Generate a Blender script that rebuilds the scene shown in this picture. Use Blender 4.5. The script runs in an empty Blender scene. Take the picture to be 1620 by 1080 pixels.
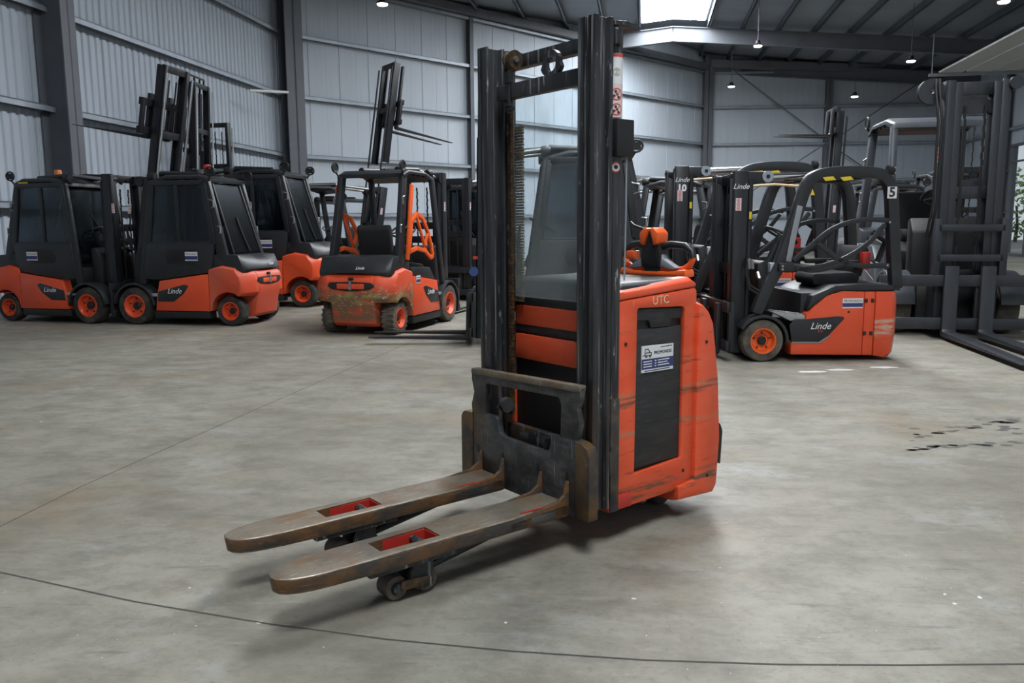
import bpy, bmesh, math, random
from mathutils import Vector, Matrix
random.seed(7)
PI = math.pi
sc = bpy.context.scene
COL = sc.collection
# ------------------------------------------------------------------ camera
FPX, PITCH, ROLL, CAMH = 1271.56, 0.1406, -0.0069, 1.3126
cd = bpy.data.cameras.new('camera'); cam = bpy.data.objects.new('camera', cd); COL.objects.link(cam)
cd.sensor_width = 36.0; cd.lens = FPX / 1620 * 36; cd.clip_end = 300; cd.clip_start = 0.05
_r = Vector((1, 0, 0)); _u = Vector((0, math.sin(PITCH), math.cos(PITCH))); _f = Vector((0, math.cos(PITCH), -math.sin(PITCH)))
_r2 = _r * math.cos(ROLL) + _u * math.sin(ROLL); _u2 = _u * math.cos(ROLL) - _r * math.sin(ROLL)
cam.matrix_world = Matrix(((_r2.x, _u2.x, -_f.x, 0), (_r2.y, _u2.y, -_f.y, 0), (_r2.z, _u2.z, -_f.z, CAMH), (0, 0, 0, 1)))
sc.camera = cam
# ------------------------------------------------------------------ sky and exposure
wd = bpy.data.worlds.new('overcast'); sc.world = wd; wd.use_nodes = True
bg = wd.node_tree.nodes['Background']; bg.inputs[0].default_value = (0.86, 0.93, 1.0, 1); bg.inputs[1].default_value = 0.62
sc.view_settings.view_transform = 'Standard'; sc.view_settings.look = 'None'
sc.view_settings.exposure = 0.0; sc.view_settings.gamma = 1; sc.view_settings.use_curve_mapping = False
try:
    sc.cycles.use_denoising = True; sc.cycles.use_adaptive_sampling = True; sc.cycles.adaptive_threshold = .02; sc.cycles.max_bounces = 5; sc.cycles.transparent_max_bounces = 16
    sc.cycles.caustics_reflective = False; sc.cycles.caustics_refractive = False
except Exception: pass
SKYLIGHT_POWER = 27.0
# ------------------------------------------------------------------ materials
MATS = {}
def _nodes(name):
    m = bpy.data.materials.new(name); m.use_nodes = True
    nt = m.node_tree; b = nt.nodes['Principled BSDF']; MATS[name] = m
    return m, nt, b
def plain(name, col, rough=0.5, metal=0.0, spec=0.5):
    m, nt, b = _nodes(name)
    b.inputs['Base Color'].default_value = (*col, 1); b.inputs['Roughness'].default_value = rough
    b.inputs['Metallic'].default_value = metal; b.inputs['Specular IOR Level'].default_value = spec
    return m
def emit(name, col, s):
    m, nt, b = _nodes(name)
    b.inputs['Base Color'].default_value = (*col, 1); b.inputs['Emission Color'].default_value = (*col, 1); b.inputs['Emission Strength'].default_value = s
    return m
def N(nt, t, **kw):
    n = nt.nodes.new(t)
    for k, v in kw.items():
        if k in n.inputs: n.inputs[k].default_value = v
        else: setattr(n, k, v)
    return n
def mapping(nt, scale=(1, 1, 1), coord='Object', loc=(0, 0, 0)):
    tc = nt.nodes.new('ShaderNodeTexCoord'); mp = nt.nodes.new('ShaderNodeMapping')
    mp.inputs['Scale'].default_value = scale; mp.inputs['Location'].default_value = loc
    nt.links.new(tc.outputs[coord], mp.inputs[0]); return mp.outputs[0]
def noise(nt, vec, scale, detail=5, rough=0.6):
    n = N(nt, 'ShaderNodeTexNoise'); n.inputs['Scale'].default_value = scale; n.inputs['Detail'].default_value = detail; n.inputs['Roughness'].default_value = rough
    nt.links.new(vec, n.inputs['Vector']); return n.outputs['Fac']
def ramp(nt, fac, a, b):
    r = nt.nodes.new('ShaderNodeMapRange'); r.inputs['From Min'].default_value = a; r.inputs['From Max'].default_value = b; r.clamp = True
    nt.links.new(fac, r.inputs['Value']); return r.outputs['Result']
def mul(nt, a, b, op='MULTIPLY'):
    m = nt.nodes.new('ShaderNodeMath'); m.operation = op; m.use_clamp = True
    for i, s in enumerate((a, b)):
        if isinstance(s, (int, float)): m.inputs[i].default_value = s
        else: nt.links.new(s, m.inputs[i])
    return m.outputs[0]
def mix(nt, fac, a, b):
    m = nt.nodes.new('ShaderNodeMix'); m.data_type = 'RGBA'
    nt.links.new(fac, m.inputs['Factor'])
    for i, s in ((6, a), (7, b)):
        if isinstance(s, tuple): m.inputs[i].default_value = (*s, 1)
        else: nt.links.new(s, m.inputs[i])
    return m.outputs[2]
def bump(nt, b, h, strength=0.2, dist=0.01):
    n = nt.nodes.new('ShaderNodeBump'); n.inputs['Strength'].default_value = strength; n.inputs['Distance'].default_value = dist
    nt.links.new(h, n.inputs['Height']); nt.links.new(n.outputs[0], b.inputs['Normal'])
def worn(name, base, layers, rough=0.45, metal=0.0, spec=0.5, bmp=0.0):
    """layers: list of (colour, noise scale, stretch xyz, lo, hi, strength[, zbands])"""
    m, nt, b = _nodes(name); col = base; last = None
    for i, L in enumerate(layers):
        c, s, st, lo, hi, k = L[:6]
        f = ramp(nt, noise(nt, mapping(nt, st, 'Object', (i * 3.1, i * 1.7, i * 5.3)), s), lo, hi)
        if len(L) > 6:                                     # scraped belts at given heights
            sep = nt.nodes.new('ShaderNodeSeparateXYZ'); nt.links.new(mapping(nt), sep.inputs[0]); tot = None
            for (z0, hw) in L[6]:
                d = mul(nt, sep.outputs[2], -z0, 'ADD'); d.node.use_clamp = False
                a = nt.nodes.new('ShaderNodeMath'); a.operation = 'ABSOLUTE'; nt.links.new(d, a.inputs[0])
                q = nt.nodes.new('ShaderNodeMapRange'); q.inputs['From Min'].default_value = hw; q.inputs['From Max'].default_value = hw * 0.6
                nt.links.new(a.outputs[0], q.inputs['Value'])
                tot = q.outputs[0] if tot is None else mul(nt, tot, q.outputs[0], 'MAXIMUM')
            f = mul(nt, f, tot)
        f = mul(nt, f, k); col = mix(nt, f, col, c); last = f
    nt.links.new(col, b.inputs['Base Color'])
    b.inputs['Roughness'].default_value = rough; b.inputs['Metallic'].default_value = metal; b.inputs['Specular IOR Level'].default_value = spec
    if bmp: bump(nt, b, last, bmp, 0.003)
    return m
OR = (0.70, 0.072, 0.020)
worn('orange_body', OR, [((0.80, 0.14, 0.06), 3, (1, 1, 3), .35, .7, .6), ((0.16, 0.05, 0.02), 7, (1, 1, 5), .60, .72, .7), ((0.10, 0.07, 0.045), 5, (.8, .8, 7), .47, .56, .85, [(.60, .035), (.455, .03), (.19, .04)]), ((0.32, .22, .12), 4, (1, 1, 10), .45, .6, .8, [(.615, .02), (.46, .018)]), ((.72, .5, .36), 30, (1, 1, .5), .69, .75, .5)], .42)
worn('orange', OR, [((0.82, 0.13, 0.05), 2.0, (1, 1, 1), .4, .7, .5), ((0.22, 0.09, 0.05), 4, (1, 1, 4), .62, .78, .5)], .38)
worn('orange_dusty', (.62, .075, .03), [((0.30, 0.22, 0.15), 2.5, (1, 1, 1), .45, .7, .35), ((.75, .45, .3), 14, (1, 1, 5), .66, .74, .7, [(.58, .14)])], .5)
worn('orange_scuffed', (.66, .075, .025), [((0.15, 0.115, 0.065), 4, (1, 1, 1.5), .36, .52, .9, [(.36, .24)]), ((.33, .27, .10), 6, (1, 1, 2), .48, .60, .8, [(.50, .13)]), ((.60, .56, .36), 16, (1, 1, 3), .58, .66, .7, [(.45, .2)])], .55)
worn('orange_scraped', OR, [((.55, .40, .30), 7, (1, 1, 6), .42, .6, .85, [(.33, .10)]), ((.35, .2, .12), 12, (1, 1, 3), .5, .7, .5, [(.22, .18)])], .35)
worn('fork_steel', (0.185, 0.155, 0.118), [((0.165, 0.088, 0.038), 7, (1, 1, 1), .47, .64, .7), ((0.055, 0.055, 0.056), 4, (1.2, 1.2, 1.2), .50, .66, .6), ((.34, .31, .27), 22, (.6, 5, 1), .58, .68, .6), ((.05, .04, .03), 60, (1, 1, 1), .58, .68, .4)], .50, .25, .5, .12)
worn('fork_side', (0.060, 0.054, 0.048), [((0.20, 0.095, 0.032), 5, (1, 1, 2), .38, .55, .85), ((.05, .04, .03), 18, (1, 1, 1), .5, .65, .6), ((.25, .22, .19), 24, (.5, 1, 6), .60, .68, .6)], .5, .3, .5, .12)
worn('fork_edge', (.30, .265, .22), [((.13, .075, .035), 8, (1, 1, 1), .46, .60, .85), ((.5, .48, .45), 20, (.5, 4, 4), .55, .66, .6)], .38, .5)
worn('carriage_paint', (0.036, 0.039, 0.043), [((.10, .10, .10), 7, (1, 1, 2.2), .45, .60, .75), ((0.12, 0.062, 0.022), 3.4, (1, 1, 1), .50, .62, .8), ((.015, .015, .015), 6, (1, 1, 1), .5, .65, .6), ((.34, .34, .35), 13, (1, 9, .7), .62, .69, .6)], .42, .25, .5, .1)
worn('rust_plate', (0.105, 0.064, 0.030), [((0.032, 0.033, 0.035), 5, (1, 1, 1), .46, .60, .9), ((.16, .085, .028), 8, (1, 1, 1.5), .52, .66, .7), ((.2, .2, .2), 26, (1, 1, .4), .64, .7, .5)], .5, .2)
worn('mast_paint', (0.019, 0.020, 0.023), [((.046, .049, .053), 5, (3, 3, .35), .44, .60, .85), ((.42, .43, .44), 45, (1, 1, .22), .64, .70, .65), ((.30, .31, .32), 12, (5, 5, .10), .58, .65, .6), ((.13, .07, .03), 5, (1, 1, .5), .50, .66, .6, [(.45, .3)])], .38, .1)
worn('panel_black', (0.022, 0.023, 0.025), [((.05, .05, .052), 9, (1, 1, 9), .5, .7, .7), ((.012, .012, .012), 3, (1, 1, 4), .5, .6, .6)], .6)
worn('dark_shell', (0.016, 0.018, 0.021), [((.030, .032, .036), 4, (1, 1, 1), .45, .7, .6)], .42)
worn('mast_far', (0.012, 0.013, 0.016), [((.028, .030, .033), 7, (2, 2, .4), .5, .7, .7)], .4)
worn('grey_truck', (0.042, 0.048, 0.058), [((.07, .078, .09), 3, (1, 1, 1), .45, .7, .6), ((.03, .03, .035), 6, (1, 1, 1), .58, .7, .5)], .4)
worn('grey_mast', (0.022, 0.025, 0.031), [((.040, .044, .052), 5, (2, 2, .5), .45, .7, .6)], .4)
plain('near_black', (.010, .010, .011), .55); plain('seat_fabric', (.014, .014, .015), .8); plain('hose_rubber', (.012, .012, .013), .45)
plain('chrome', (.75, .76, .78), .16, 1.0); plain('steel', (.42, .42, .42), .35, .9); plain('grey_plastic', (.26, .28, .31), .38)
plain('orange_plain', (.80, .115, .018), .35); plain('red_plain', (.48, .03, .02), .45); plain('amber', (.75, .20, .02), .3); plain('yellow', (.75, .55, .03), .5)
plain('white_print', (.80, .80, .80), .55); plain('paper_white', (.74, .75, .77), .5); plain('blue_print', (.035, .045, .16), .5); plain('black_print', (.02, .02, .02), .6)
plain('red_print', (.60, .07, .06), .5); plain('pink_paper', (.74, .62, .60), .5); plain('grey_print', (.45, .43, .40), .6); plain('cream_print', (.72, .55, .34), .6); plain('blue_plastic', (.03, .07, .22), .4)
worn('tyre', (.022, .021, .020), [((.10, .085, .068), 6, (1, 1, 1), .45, .68, .75)], .85)
worn('tyre_dusty', (.05, .046, .04), [((.16, .135, .105), 5, (1, 1, 1), .38, .62, .85)], .9)
worn('wheel_polymer', (.075, .066, .058), [((.15, .115, .08), 9, (1, 1, 1), .42, .62, .8)], .7)
worn('chain_rust', (.045, .033, .022), [((.16, .085, .03), 30, (1, 1, 1), .42, .65, .8)], .55, .4)
worn('chain_brass', (.20, .135, .060), [((.07, .045, .02), 24, (1, 1, 1), .45, .65, .9)], .6, .2)
worn('steel_step', (.40, .41, .42), [((.16, .16, .16), 12, (1, 1, 1), .45, .7, .7)], .4, .4)
worn('purlin_steel', (.10, .115, .135), [((.075, .085, .10), 2, (1, 1, 1), .4, .7, .6)], .5, .2)
worn('frame_steel', (.125, .135, .155), [((.09, .10, .115), 1.5, (1, 1, 1), .4, .7, .6)], .55)
worn('galvanised', (.36, .40, .45), [((.25, .28, .32), 3, (1, 1, 1), .4, .7, .6)], .45, .35)
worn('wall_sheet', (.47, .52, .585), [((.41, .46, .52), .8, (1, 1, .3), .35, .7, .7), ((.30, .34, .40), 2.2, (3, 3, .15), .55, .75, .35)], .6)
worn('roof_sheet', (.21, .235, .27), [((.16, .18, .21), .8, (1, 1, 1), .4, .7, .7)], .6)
worn('door_sheet', (.50, .51, .50), [((.42, .43, .43), 1.2, (1, 1, 1), .4, .7, .7)], .5)
worn('leaf_green', (.10, .20, .035), [((.22, .34, .08), 3, (1, 1, 1), .4, .65, .9)], .7)
emit('rooflight', (.93, .97, 1.0), SKYLIGHT_POWER); emit('lamp_glow', (1.0, .97, .90), 9.0)
def glass(name, tint, alpha, rough=.08):
    m, nt, b = _nodes(name); out = nt.nodes['Material Output']
    b.inputs['Base Color'].default_value = (*tint, 1); b.inputs['Roughness'].default_value = rough
    t = nt.nodes.new('ShaderNodeBsdfTransparent'); t.inputs[0].default_value = (.90, .94, .95, 1)
    mx = nt.nodes.new('ShaderNodeMixShader'); mx.inputs[0].default_value = alpha
    nt.links.new(t.outputs[0], mx.inputs[1]); nt.links.new(b.outputs[0], mx.inputs[2]); nt.links.new(mx.outputs[0], out.inputs[0])
    return m, nt, b, mx
m, nt, b = _nodes('cab_glass'); t = nt.nodes.new('ShaderNodeBsdfTransparent'); t.inputs[0].default_value = (.36, .41, .43, 1)
g = nt.nodes.new('ShaderNodeBsdfGlossy'); g.inputs['Color'].default_value = (.055, .06, .065, 1); g.inputs['Roughness'].default_value = .2
ad = nt.nodes.new('ShaderNodeAddShader'); nt.links.new(t.outputs[0], ad.inputs[0]); nt.links.new(g.outputs[0], ad.inputs[1]); nt.links.new(ad.outputs[0], nt.nodes['Material Output'].inputs[0])
m, nt, b = _nodes('window_glass'); t = nt.nodes.new('ShaderNodeBsdfTransparent'); t.inputs[0].default_value = (.93, .95, .95, 1)
g = nt.nodes.new('ShaderNodeBsdfGlossy'); g.inputs['Color'].default_value = (.03, .03, .03, 1); g.inputs['Roughness'].default_value = .1
ad = nt.nodes.new('ShaderNodeAddShader'); nt.links.new(t.outputs[0], ad.inputs[0]); nt.links.new(g.outputs[0], ad.inputs[1]); nt.links.new(ad.outputs[0], nt.nodes['Material Output'].inputs[0])
m, nt, b, mx = glass('dusty_screen', (.40, .43, .44), .16, .25)
nz = ramp(nt, noise(nt, mapping(nt, (1, 1, .45)), 4), .32, .75); sep = nt.nodes.new('ShaderNodeSeparateXYZ'); nt.links.new(mapping(nt), sep.inputs[0])
lowz = ramp(nt, sep.outputs[2], 1.9, 1.0); st = ramp(nt, noise(nt, mapping(nt, (14, 14, .35), 'Object', (2, 0, 0)), 9), .60, .72)
nt.links.new(mul(nt, mul(nt, mul(nt, nz, .20), mul(nt, lowz, .12), 'ADD'), mul(nt, st, .10), 'ADD'), mx.inputs[0])
# concrete floor
m, nt, b = _nodes('concrete')
W1 = mapping(nt); n1 = noise(nt, W1, .42, 6, .6); n3 = noise(nt, W1, 38, 4, .7)
def rotmap(a, sc, loc):
    v = mapping(nt, sc, 'Object', loc); v.node.inputs['Rotation'].default_value = (0, 0, a); return v
n2 = noise(nt, rotmap(.5, (1, 1.5, 1), (4, 2, 0)), 2.6, 10, .72)
c = mix(nt, ramp(nt, n1, .34, .64), (.172, .158, .126), (.292, .277, .236))
c = mix(nt, mul(nt, ramp(nt, n2, .43, .66), .75), c, (.120, .112, .092))
c = mix(nt, mul(nt, ramp(nt, noise(nt, rotmap(-.3, (1, 1, 1), (9, 3, 0)), .9, 8, .68), .54, .70), .55), c, (.200, .140, .082))
c = mix(nt, mul(nt, ramp(nt, noise(nt, rotmap(.8, (1, 1.6, 1), (19, 13, 0)), 1.3, 10, .72), .55, .68), .55), c, (.330, .328, .318))
c = mix(nt, mul(nt, ramp(nt, noise(nt, rotmap(.62, (1, 7, 1), (3, 8, 0)), 2.2, 9, .75), .57, .66), .55), c, (.085, .079, .068))
c = mix(nt, mul(nt, ramp(nt, noise(nt, rotmap(-.7, (1, 9, 1), (13, 5, 0)), 1.6, 9, .75), .59, .66), .45), c, (.29, .285, .27))
c = mix(nt, mul(nt, ramp(nt, noise(nt, W1, 9, 8, .75), .50, .66), .40), c, (.125, .118, .10))
c = mix(nt, mul(nt, ramp(nt, n3, .56, .70), .38), c, (.085, .080, .07))
nt.links.new(c, b.inputs['Base Color'])
rr = nt.nodes.new('ShaderNodeMapRange'); rr.inputs['To Min'].default_value = .42; rr.inputs['To Max'].default_value = .75; nt.links.new(n2, rr.inputs['Value']); nt.links.new(rr.outputs[0], b.inputs['Roughness'])
b.inputs['Specular IOR Level'].default_value = .4; bump(nt, b, n3, .10, .004)
plain('joint_dark', (.06, .055, .05), .9); plain('stain_dark', (.085, .08, .072), .6); plain('chalk', (.6, .6, .58), .9); plain('tarmac', (.16, .16, .16), .9)
# ------------------------------------------------------------------ mesh helpers
class MB:
    def __init__(s): s.v = []; s.f = []
    def add(s, vs, fs):
        o = len(s.v); s.v += [tuple(p) for p in vs]; s.f += [tuple(i + o for i in f) for f in fs]; return s
    def box(s, c, d, rot=None):
        P = []
        for z in (-.5, .5):
            for x, y in ((-.5, -.5), (.5, -.5), (.5, .5), (-.5, .5)):
                q = Vector((x * d[0], y * d[1], z * d[2]))
                if rot is not None: q = rot @ q
                P.append(q + Vector(c))
        return s.add(P, [(3, 2, 1, 0), (4, 5, 6, 7), (0, 1, 5, 4), (1, 2, 6, 5), (2, 3, 7, 6), (3, 0, 4, 7)])
    def bx(s, x0, x1, y0, y1, z0, z1): return s.box(((x0 + x1) / 2, (y0 + y1) / 2, (z0 + z1) / 2), (abs(x1 - x0), abs(y1 - y0), abs(z1 - z0)))
    def sweep(s, poly, ts, axis='y', deform=None):
        """poly: 2-D outline; copied at each t along axis and skinned. axis y: poly=(x,z); x: (y,z); z: (x,y)"""
        n = len(poly); P = []
        for t in ts:
            for a, c in poly:
                p = (a, t, c) if axis == 'y' else (t, a, c) if axis == 'x' else (a, c, t)
                P.append(deform(*p) if deform else p)
        F = []
        for k in range(len(ts) - 1):
            for i in range(n):
                j = (i + 1) % n; F.append((k * n + i, k * n + j, (k + 1) * n + j, (k + 1) * n + i))
        F.append(tuple(range(n - 1, -1, -1))); F.append(tuple((len(ts) - 1) * n + i for i in range(n)))
        return s.add(P, F)
    def tube(s, pts, r, n=8, r2=None, closed=False):
        pts = [Vector(p) for p in pts]; m = len(pts); P = []; up = None
        for i, p in enumerate(pts):
            a = pts[(i - 1) % m] if closed or i > 0 else p; c = pts[(i + 1) % m] if closed or i < m - 1 else p
            t = (c - a).normalized()
            if up is None: up = t.orthogonal().normalized()
            up = (up - t * up.dot(t)).normalized(); w = t.cross(up)
            rr = r if r2 is None else r + (r2 - r) * i / (m - 1)
            for k in range(n):
                g = 2 * PI * k / n; P.append(p + up * (rr * math.cos(g)) + w * (rr * math.sin(g)))
        F = []
        for i in range(m if closed else m - 1):
            i2 = (i + 1) % m
            for k in range(n): F.append((i * n + k, i * n + (k + 1) % n, i2 * n + (k + 1) % n, i2 * n + k))
        if not closed: F.append(tuple(range(n - 1, -1, -1))); F.append(tuple((m - 1) * n + k for k in range(n)))
        return s.add(P, F)
    def cyl(s, p0, p1, r, n=16, r2=None): return s.tube([p0, p1], r, n, r2)
    def beam(s, p0, p1, w, h, side=(0, 1, 0)):
        """rectangular bar: w along `side`, h across"""
        p0 = Vector(p0); p1 = Vector(p1); t = (p1 - p0).normalized(); sd = Vector(side); sd = (sd - t * sd.dot(t)).normalized(); q = t.cross(sd)
        P = []
        for p in (p0, p1):
            for a, c in ((-.5, -.5), (.5, -.5), (.5, .5), (-.5, .5)): P.append(p + sd * (a * w) + q * (c * h))
        return s.add(P, [(3, 2, 1, 0), (4, 5, 6, 7), (0, 1, 5, 4), (1, 2, 6, 5), (2, 3, 7, 6), (3, 0, 4, 7)])
    def lathe(s, prof, c, axis='y', n=28):
        """prof: (radius, offset along axis), closed outline"""
        P = []; m = len(prof)
        for k in range(n):
            g = 2 * PI * k / n; cs, sn = math.cos(g), math.sin(g)
            for r, o in prof:
                p = (r * cs, o, r * sn) if axis == 'y' else (o, r * cs, r * sn) if axis == 'x' else (r * cs, r * sn, o)
                P.append((p[0] + c[0], p[1] + c[1], p[2] + c[2]))
        F = []
        for k in range(n):
            k2 = (k + 1) % n
            for i in range(m): F.append((k * m + i, k * m + (i + 1) % m, k2 * m + (i + 1) % m, k2 * m + i))
        return s.add(P, F)
    def xf(s, fn): s.v = [tuple(fn(Vector(p))) for p in s.v]; return s
    def build(s, name, mat, parent=None, bevel=0, seg=2, smooth=True, label=None):
        bm = bmesh.new(); vs = [bm.verts.new(p) for p in s.v]
        for f in s.f:
            try: bm.faces.new([vs[i] for i in f])
            except ValueError: pass
        bmesh.ops.recalc_face_normals(bm, faces=bm.faces)
        if bevel:
            ed = [e for e in bm.edges if len(e.link_faces) == 2 and e.calc_face_angle(0) > .6]
            bmesh.ops.bevel(bm, geom=ed, offset=bevel, segments=seg, profile=.5, affect='EDGES', clamp_overlap=True)
        me = bpy.data.meshes.new(name); bm.to_mesh(me); bm.free()
        if smooth:
            for p in me.polygons: p.use_smooth = True
            try: me.set_sharp_from_angle(angle=math.radians(38))
            except Exception: pass
        me.materials.append(MATS[mat]); o = bpy.data.objects.new(name, me); COL.objects.link(o)
        if parent is not None: o.parent = parent
        if label: o['label'] = label
        return o
def thing(name, label, cat, loc=(0, 0, 0), rz=0, group=None):
    o = bpy.data.objects.new(name, None); COL.objects.link(o); o.location = loc; o.rotation_euler = (0, 0, rz); o.empty_display_size = .1
    o['label'] = label; o['category'] = cat
    if group: o['group'] = group
    return o
def tag(o, label, cat, group=None):
    o['label'] = label; o['category'] = cat
    if group: o['group'] = group
    return o
def struct(o): o['kind'] = 'structure'; return o
_fontcache = {}
def text(name, body, mat, parent, origin, xdir, ydir, size, shear=0, depth=.0012, bold=0):
    """flat lettering; origin = centre of the text, xdir reading direction, ydir up"""
    cu = bpy.data.curves.new(name, 'FONT'); cu.body = body; cu.size = size; cu.align_x = 'CENTER'; cu.align_y = 'CENTER'; cu.shear = shear; cu.extrude = depth; cu.offset = bold; cu.resolution_u = 3
    t = bpy.data.objects.new(name, cu); COL.objects.link(t); bpy.context.view_layer.update()
    me = bpy.data.meshes.new_from_object(t.evaluated_get(bpy.context.evaluated_depsgraph_get())); bpy.data.objects.remove(t); bpy.data.curves.remove(cu)
    x = Vector(xdir).normalized(); y = Vector(ydir); y = (y - x * y.dot(x)).normalized(); z = x.cross(y)
    me.transform(Matrix(((x.x, y.x, z.x, origin[0]), (x.y, y.y, z.y, origin[1]), (x.z, y.z, z.z, origin[2]), (0, 0, 0, 1))))
    me.materials.clear(); me.materials.append(MATS[mat]); me.name = name
    o = bpy.data.objects.new(name, me); COL.objects.link(o); o.parent = parent; return o
def arc(cx, cz, r, a0, a1, n): return [(cx + r * math.cos(math.radians(a0 + (a1 - a0) * i / n)), cz + r * math.sin(math.radians(a0 + (a1 - a0) * i / n))) for i in range(n + 1)]
def cam_ray(px, py):
    x = px - 810; y = py - 540; a = math.cos(ROLL) * x + math.sin(ROLL) * y; b_ = -math.sin(ROLL) * x + math.cos(ROLL) * y
    c_, s_ = math.cos(PITCH), math.sin(PITCH); return Vector((a / FPX, c_ - b_ / FPX * s_, -s_ - b_ / FPX * c_))
def on_floor(px, py, z=0): d = cam_ray(px, py); t = (z - CAMH) / d.z; return Vector((0, 0, CAMH)) + d * t
# ------------------------------------------------------------------ the hall
RD = Vector((.165, 1, 0)).normalized(); RX = Vector((RD.y, -RD.x, 0)); RO = Vector((1.0, 0, 0)); RZ, SL = 9.6, .086
def roofp(xp, yp, dz=0): p = RO + RX * xp + RD * yp; return Vector((p.x, p.y, RZ - SL * abs(xp) + dz))
fl = struct(MB().bx(-16, 28, -8, 44, -.12, 0).build('floor', 'concrete'))
def strip(pts, w, name, mat, z=.0012):
    m = MB(); P = []
    for i, p in enumerate(pts):
        t = (pts[min(i + 1, len(pts) - 1)] - pts[max(i - 1, 0)]); t.z = 0; t.normalize(); q = Vector((-t.y, t.x, 0)) * w / 2
        P += [(p.x - q.x, p.y - q.y, z), (p.x + q.x, p.y + q.y, z)]
    m.add(P, [(2 * i, 2 * i + 1, 2 * i + 3, 2 * i + 2) for i in range(len(pts) - 1)])
    return m.build(name, mat, fl, smooth=False)
strip([on_floor(*p) for p in ((-220, 852), (0, 905), (210, 951), (420, 986), (610, 1011), (810, 1030), (1020, 1044), (1240, 1051), (1430, 1052), (1640, 1050))], .008, 'expansion_joint', 'joint_dark')
strip([on_floor(*p) for p in ((-120, 892), (10, 828), (128, 770), (237, 721), (356, 669), (553, 583), (690, 524))], .007, 'expansion_joint', 'joint_dark')
rs = random.Random(3); m = MB()
def blob(m, x, y, r, z=.0012, n=7, st=1.0):
    a0 = rs.random() * 6; P = [(x + r * st * (.6 + .5 * rs.random()) * math.cos(2 * PI * k / n), y + r * (.6 + .5 * rs.random()) * math.sin(2 * PI * k / n), z) for k in range(n)]
    m.add(P, [tuple(range(n))])
for i in range(64):                                   # wet tyre prints beside the big truck
    t = rs.random(); row = rs.random()
    px = 1430 + 185 * t; py = (690 - 30 * t + 6 * rs.random()) if row < .42 else (708 - 10 * t + 5 * rs.random()) if row < .8 else 663 + 40 * rs.random()
    p = on_floor(px, py); blob(m, p.x, p.y, .016 + .016 * rs.random(), st=1.6)
o = m.build('tyre_prints', 'stain_dark', fl, smooth=False); o['kind'] = 'stuff'
m = MB()
for px, py in ((122, 614), (65, 667), (427, 624), (1003, 947), (1550, 945), (1495, 940), (800, 985), (410, 985), (1510, 955), (790, 700), (300, 930)):
    p = on_floor(px, py); blob(m, p.x, p.y, .006 + .007 * rs.random())
for i in range(45):
    p = on_floor(rs.uniform(0, 1620), rs.uniform(600, 1075)); blob(m, p.x, p.y, .0018 + .002 * rs.random())
for px, py in ((1285, 588), (1330, 585), (1395, 581)):
    p = on_floor(px, py); blob(m, p.x, p.y, .06, st=2.6, n=12)
o = m.build('chalk_flecks', 'chalk', fl, smooth=False); o['kind'] = 'stuff'
# walls -----------------------------------------------------------------
def ribbed(w, h, n):
    m = MB(); p = w / n; prof = []
    for i in range(n): x = i * p; prof += [(x, 0), (x + p * .30, 0), (x + p * .42, .035), (x + p * .88, .035)]
    prof.append((w - .006, 0)); k = len(prof)
    m.add([(x, y, 0) for x, y in prof] + [(x, y, h) for x, y in prof], [(i, i + 1, k + i + 1, k + i) for i in range(k - 1)]); return m
def flat_panel(w, h):
    m = MB(); m.bx(.004, w - .004, 0, .05, 0, h); m.bx(.004, .075, .05, .062, 0, h); m.bx(w * .5 - .01, w * .5 + .01, .05, .053, 0, h)
    return m
def wall(name, P0, P1, h, pw, mk, rails, posts, z0=0, back=True):
    L = (Vector(P1) - Vector(P0)).length; a = math.atan2(P1[1] - P0[1], P1[0] - P0[0]); n = max(1, round(L / pw)); w = L / n
    b_ = struct(MB().bx(0, L, -.22, -.02, z0, h).build(name, 'frame_steel')); b_.location = (P0[0], P0[1], 0); b_.rotation_euler = (0, 0, a)
    first = None
    for i in range(n):
        if first is None: first = mk(w, h - z0).build('panel', 'wall_sheet', b_, smooth=False); o = first
        else: o = first.copy(); COL.objects.link(o)
        o.location = (i * w, 0, z0)
    for z in rails:
        q = MB().bx(0, L, .06, .24, z - .012, z + .012); q.bx(0, L, .215, .24, z - .10, z + .012); q.bx(0, L, .06, .08, z - .10, z + .012); q.build('girt', 'galvanised', b_, smooth=False)
    for (x, w_, d) in posts:
        q = MB().bx(x - w_ / 2, x + w_ / 2, d - .03, d, z0, h); q.bx(x - w_ / 2, x + w_ / 2, .06, .09, z0, h); q.bx(x - .02, x + .02, .06, d, z0, h); q.build('column', 'frame_steel', b_, smooth=False)
    return b_
A = (-6.84, 24.5); B = (9.5, 40.0); Cn = (24.2, 39.4); LW = (-12.3, -7.6)
RAILS = (1.80, 3.53, 5.26, 7.0, 8.6)
wall('wall_left', A, LW, 9.4, 1.0, lambda w, h: ribbed(w, h, 5), RAILS, [(9.6, .36, .62), (18.8, .36, .62), (28.0, .36, .62)])
wall('wall_front_light_block', (-12.3, -7.7), (-1.0, -7.7), 9.4, 1.06, flat_panel, RAILS, [])  # unseen wall added behind the camera to darken the left side
wall('wall_back', B, A, 9.6, 1.06, flat_panel, RAILS, [(7.6, .30, .35), (15.2, .16, .28)])
wall('wall_far', Cn, B, 9.8, 1.06, flat_panel, RAILS, [(9.0, .3, .3)])
def on_right(y): return (21.6 + .165 * (y - 38), y)
wall('wall_right', on_right(34.4), on_right(39.2), 9.8, 1.06, flat_panel, RAILS, [(.2, .3, .3)])
wall('wall_right_near', on_right(9), on_right(27), 9.8, 1.06, flat_panel, RAILS[2:], [(17.8, .3, .3)], z0=5.0)
wall('wall_right_lintel', on_right(27), on_right(34.4), 9.8, 1.06, flat_panel, RAILS[2:], [], z0=4.6)
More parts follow.
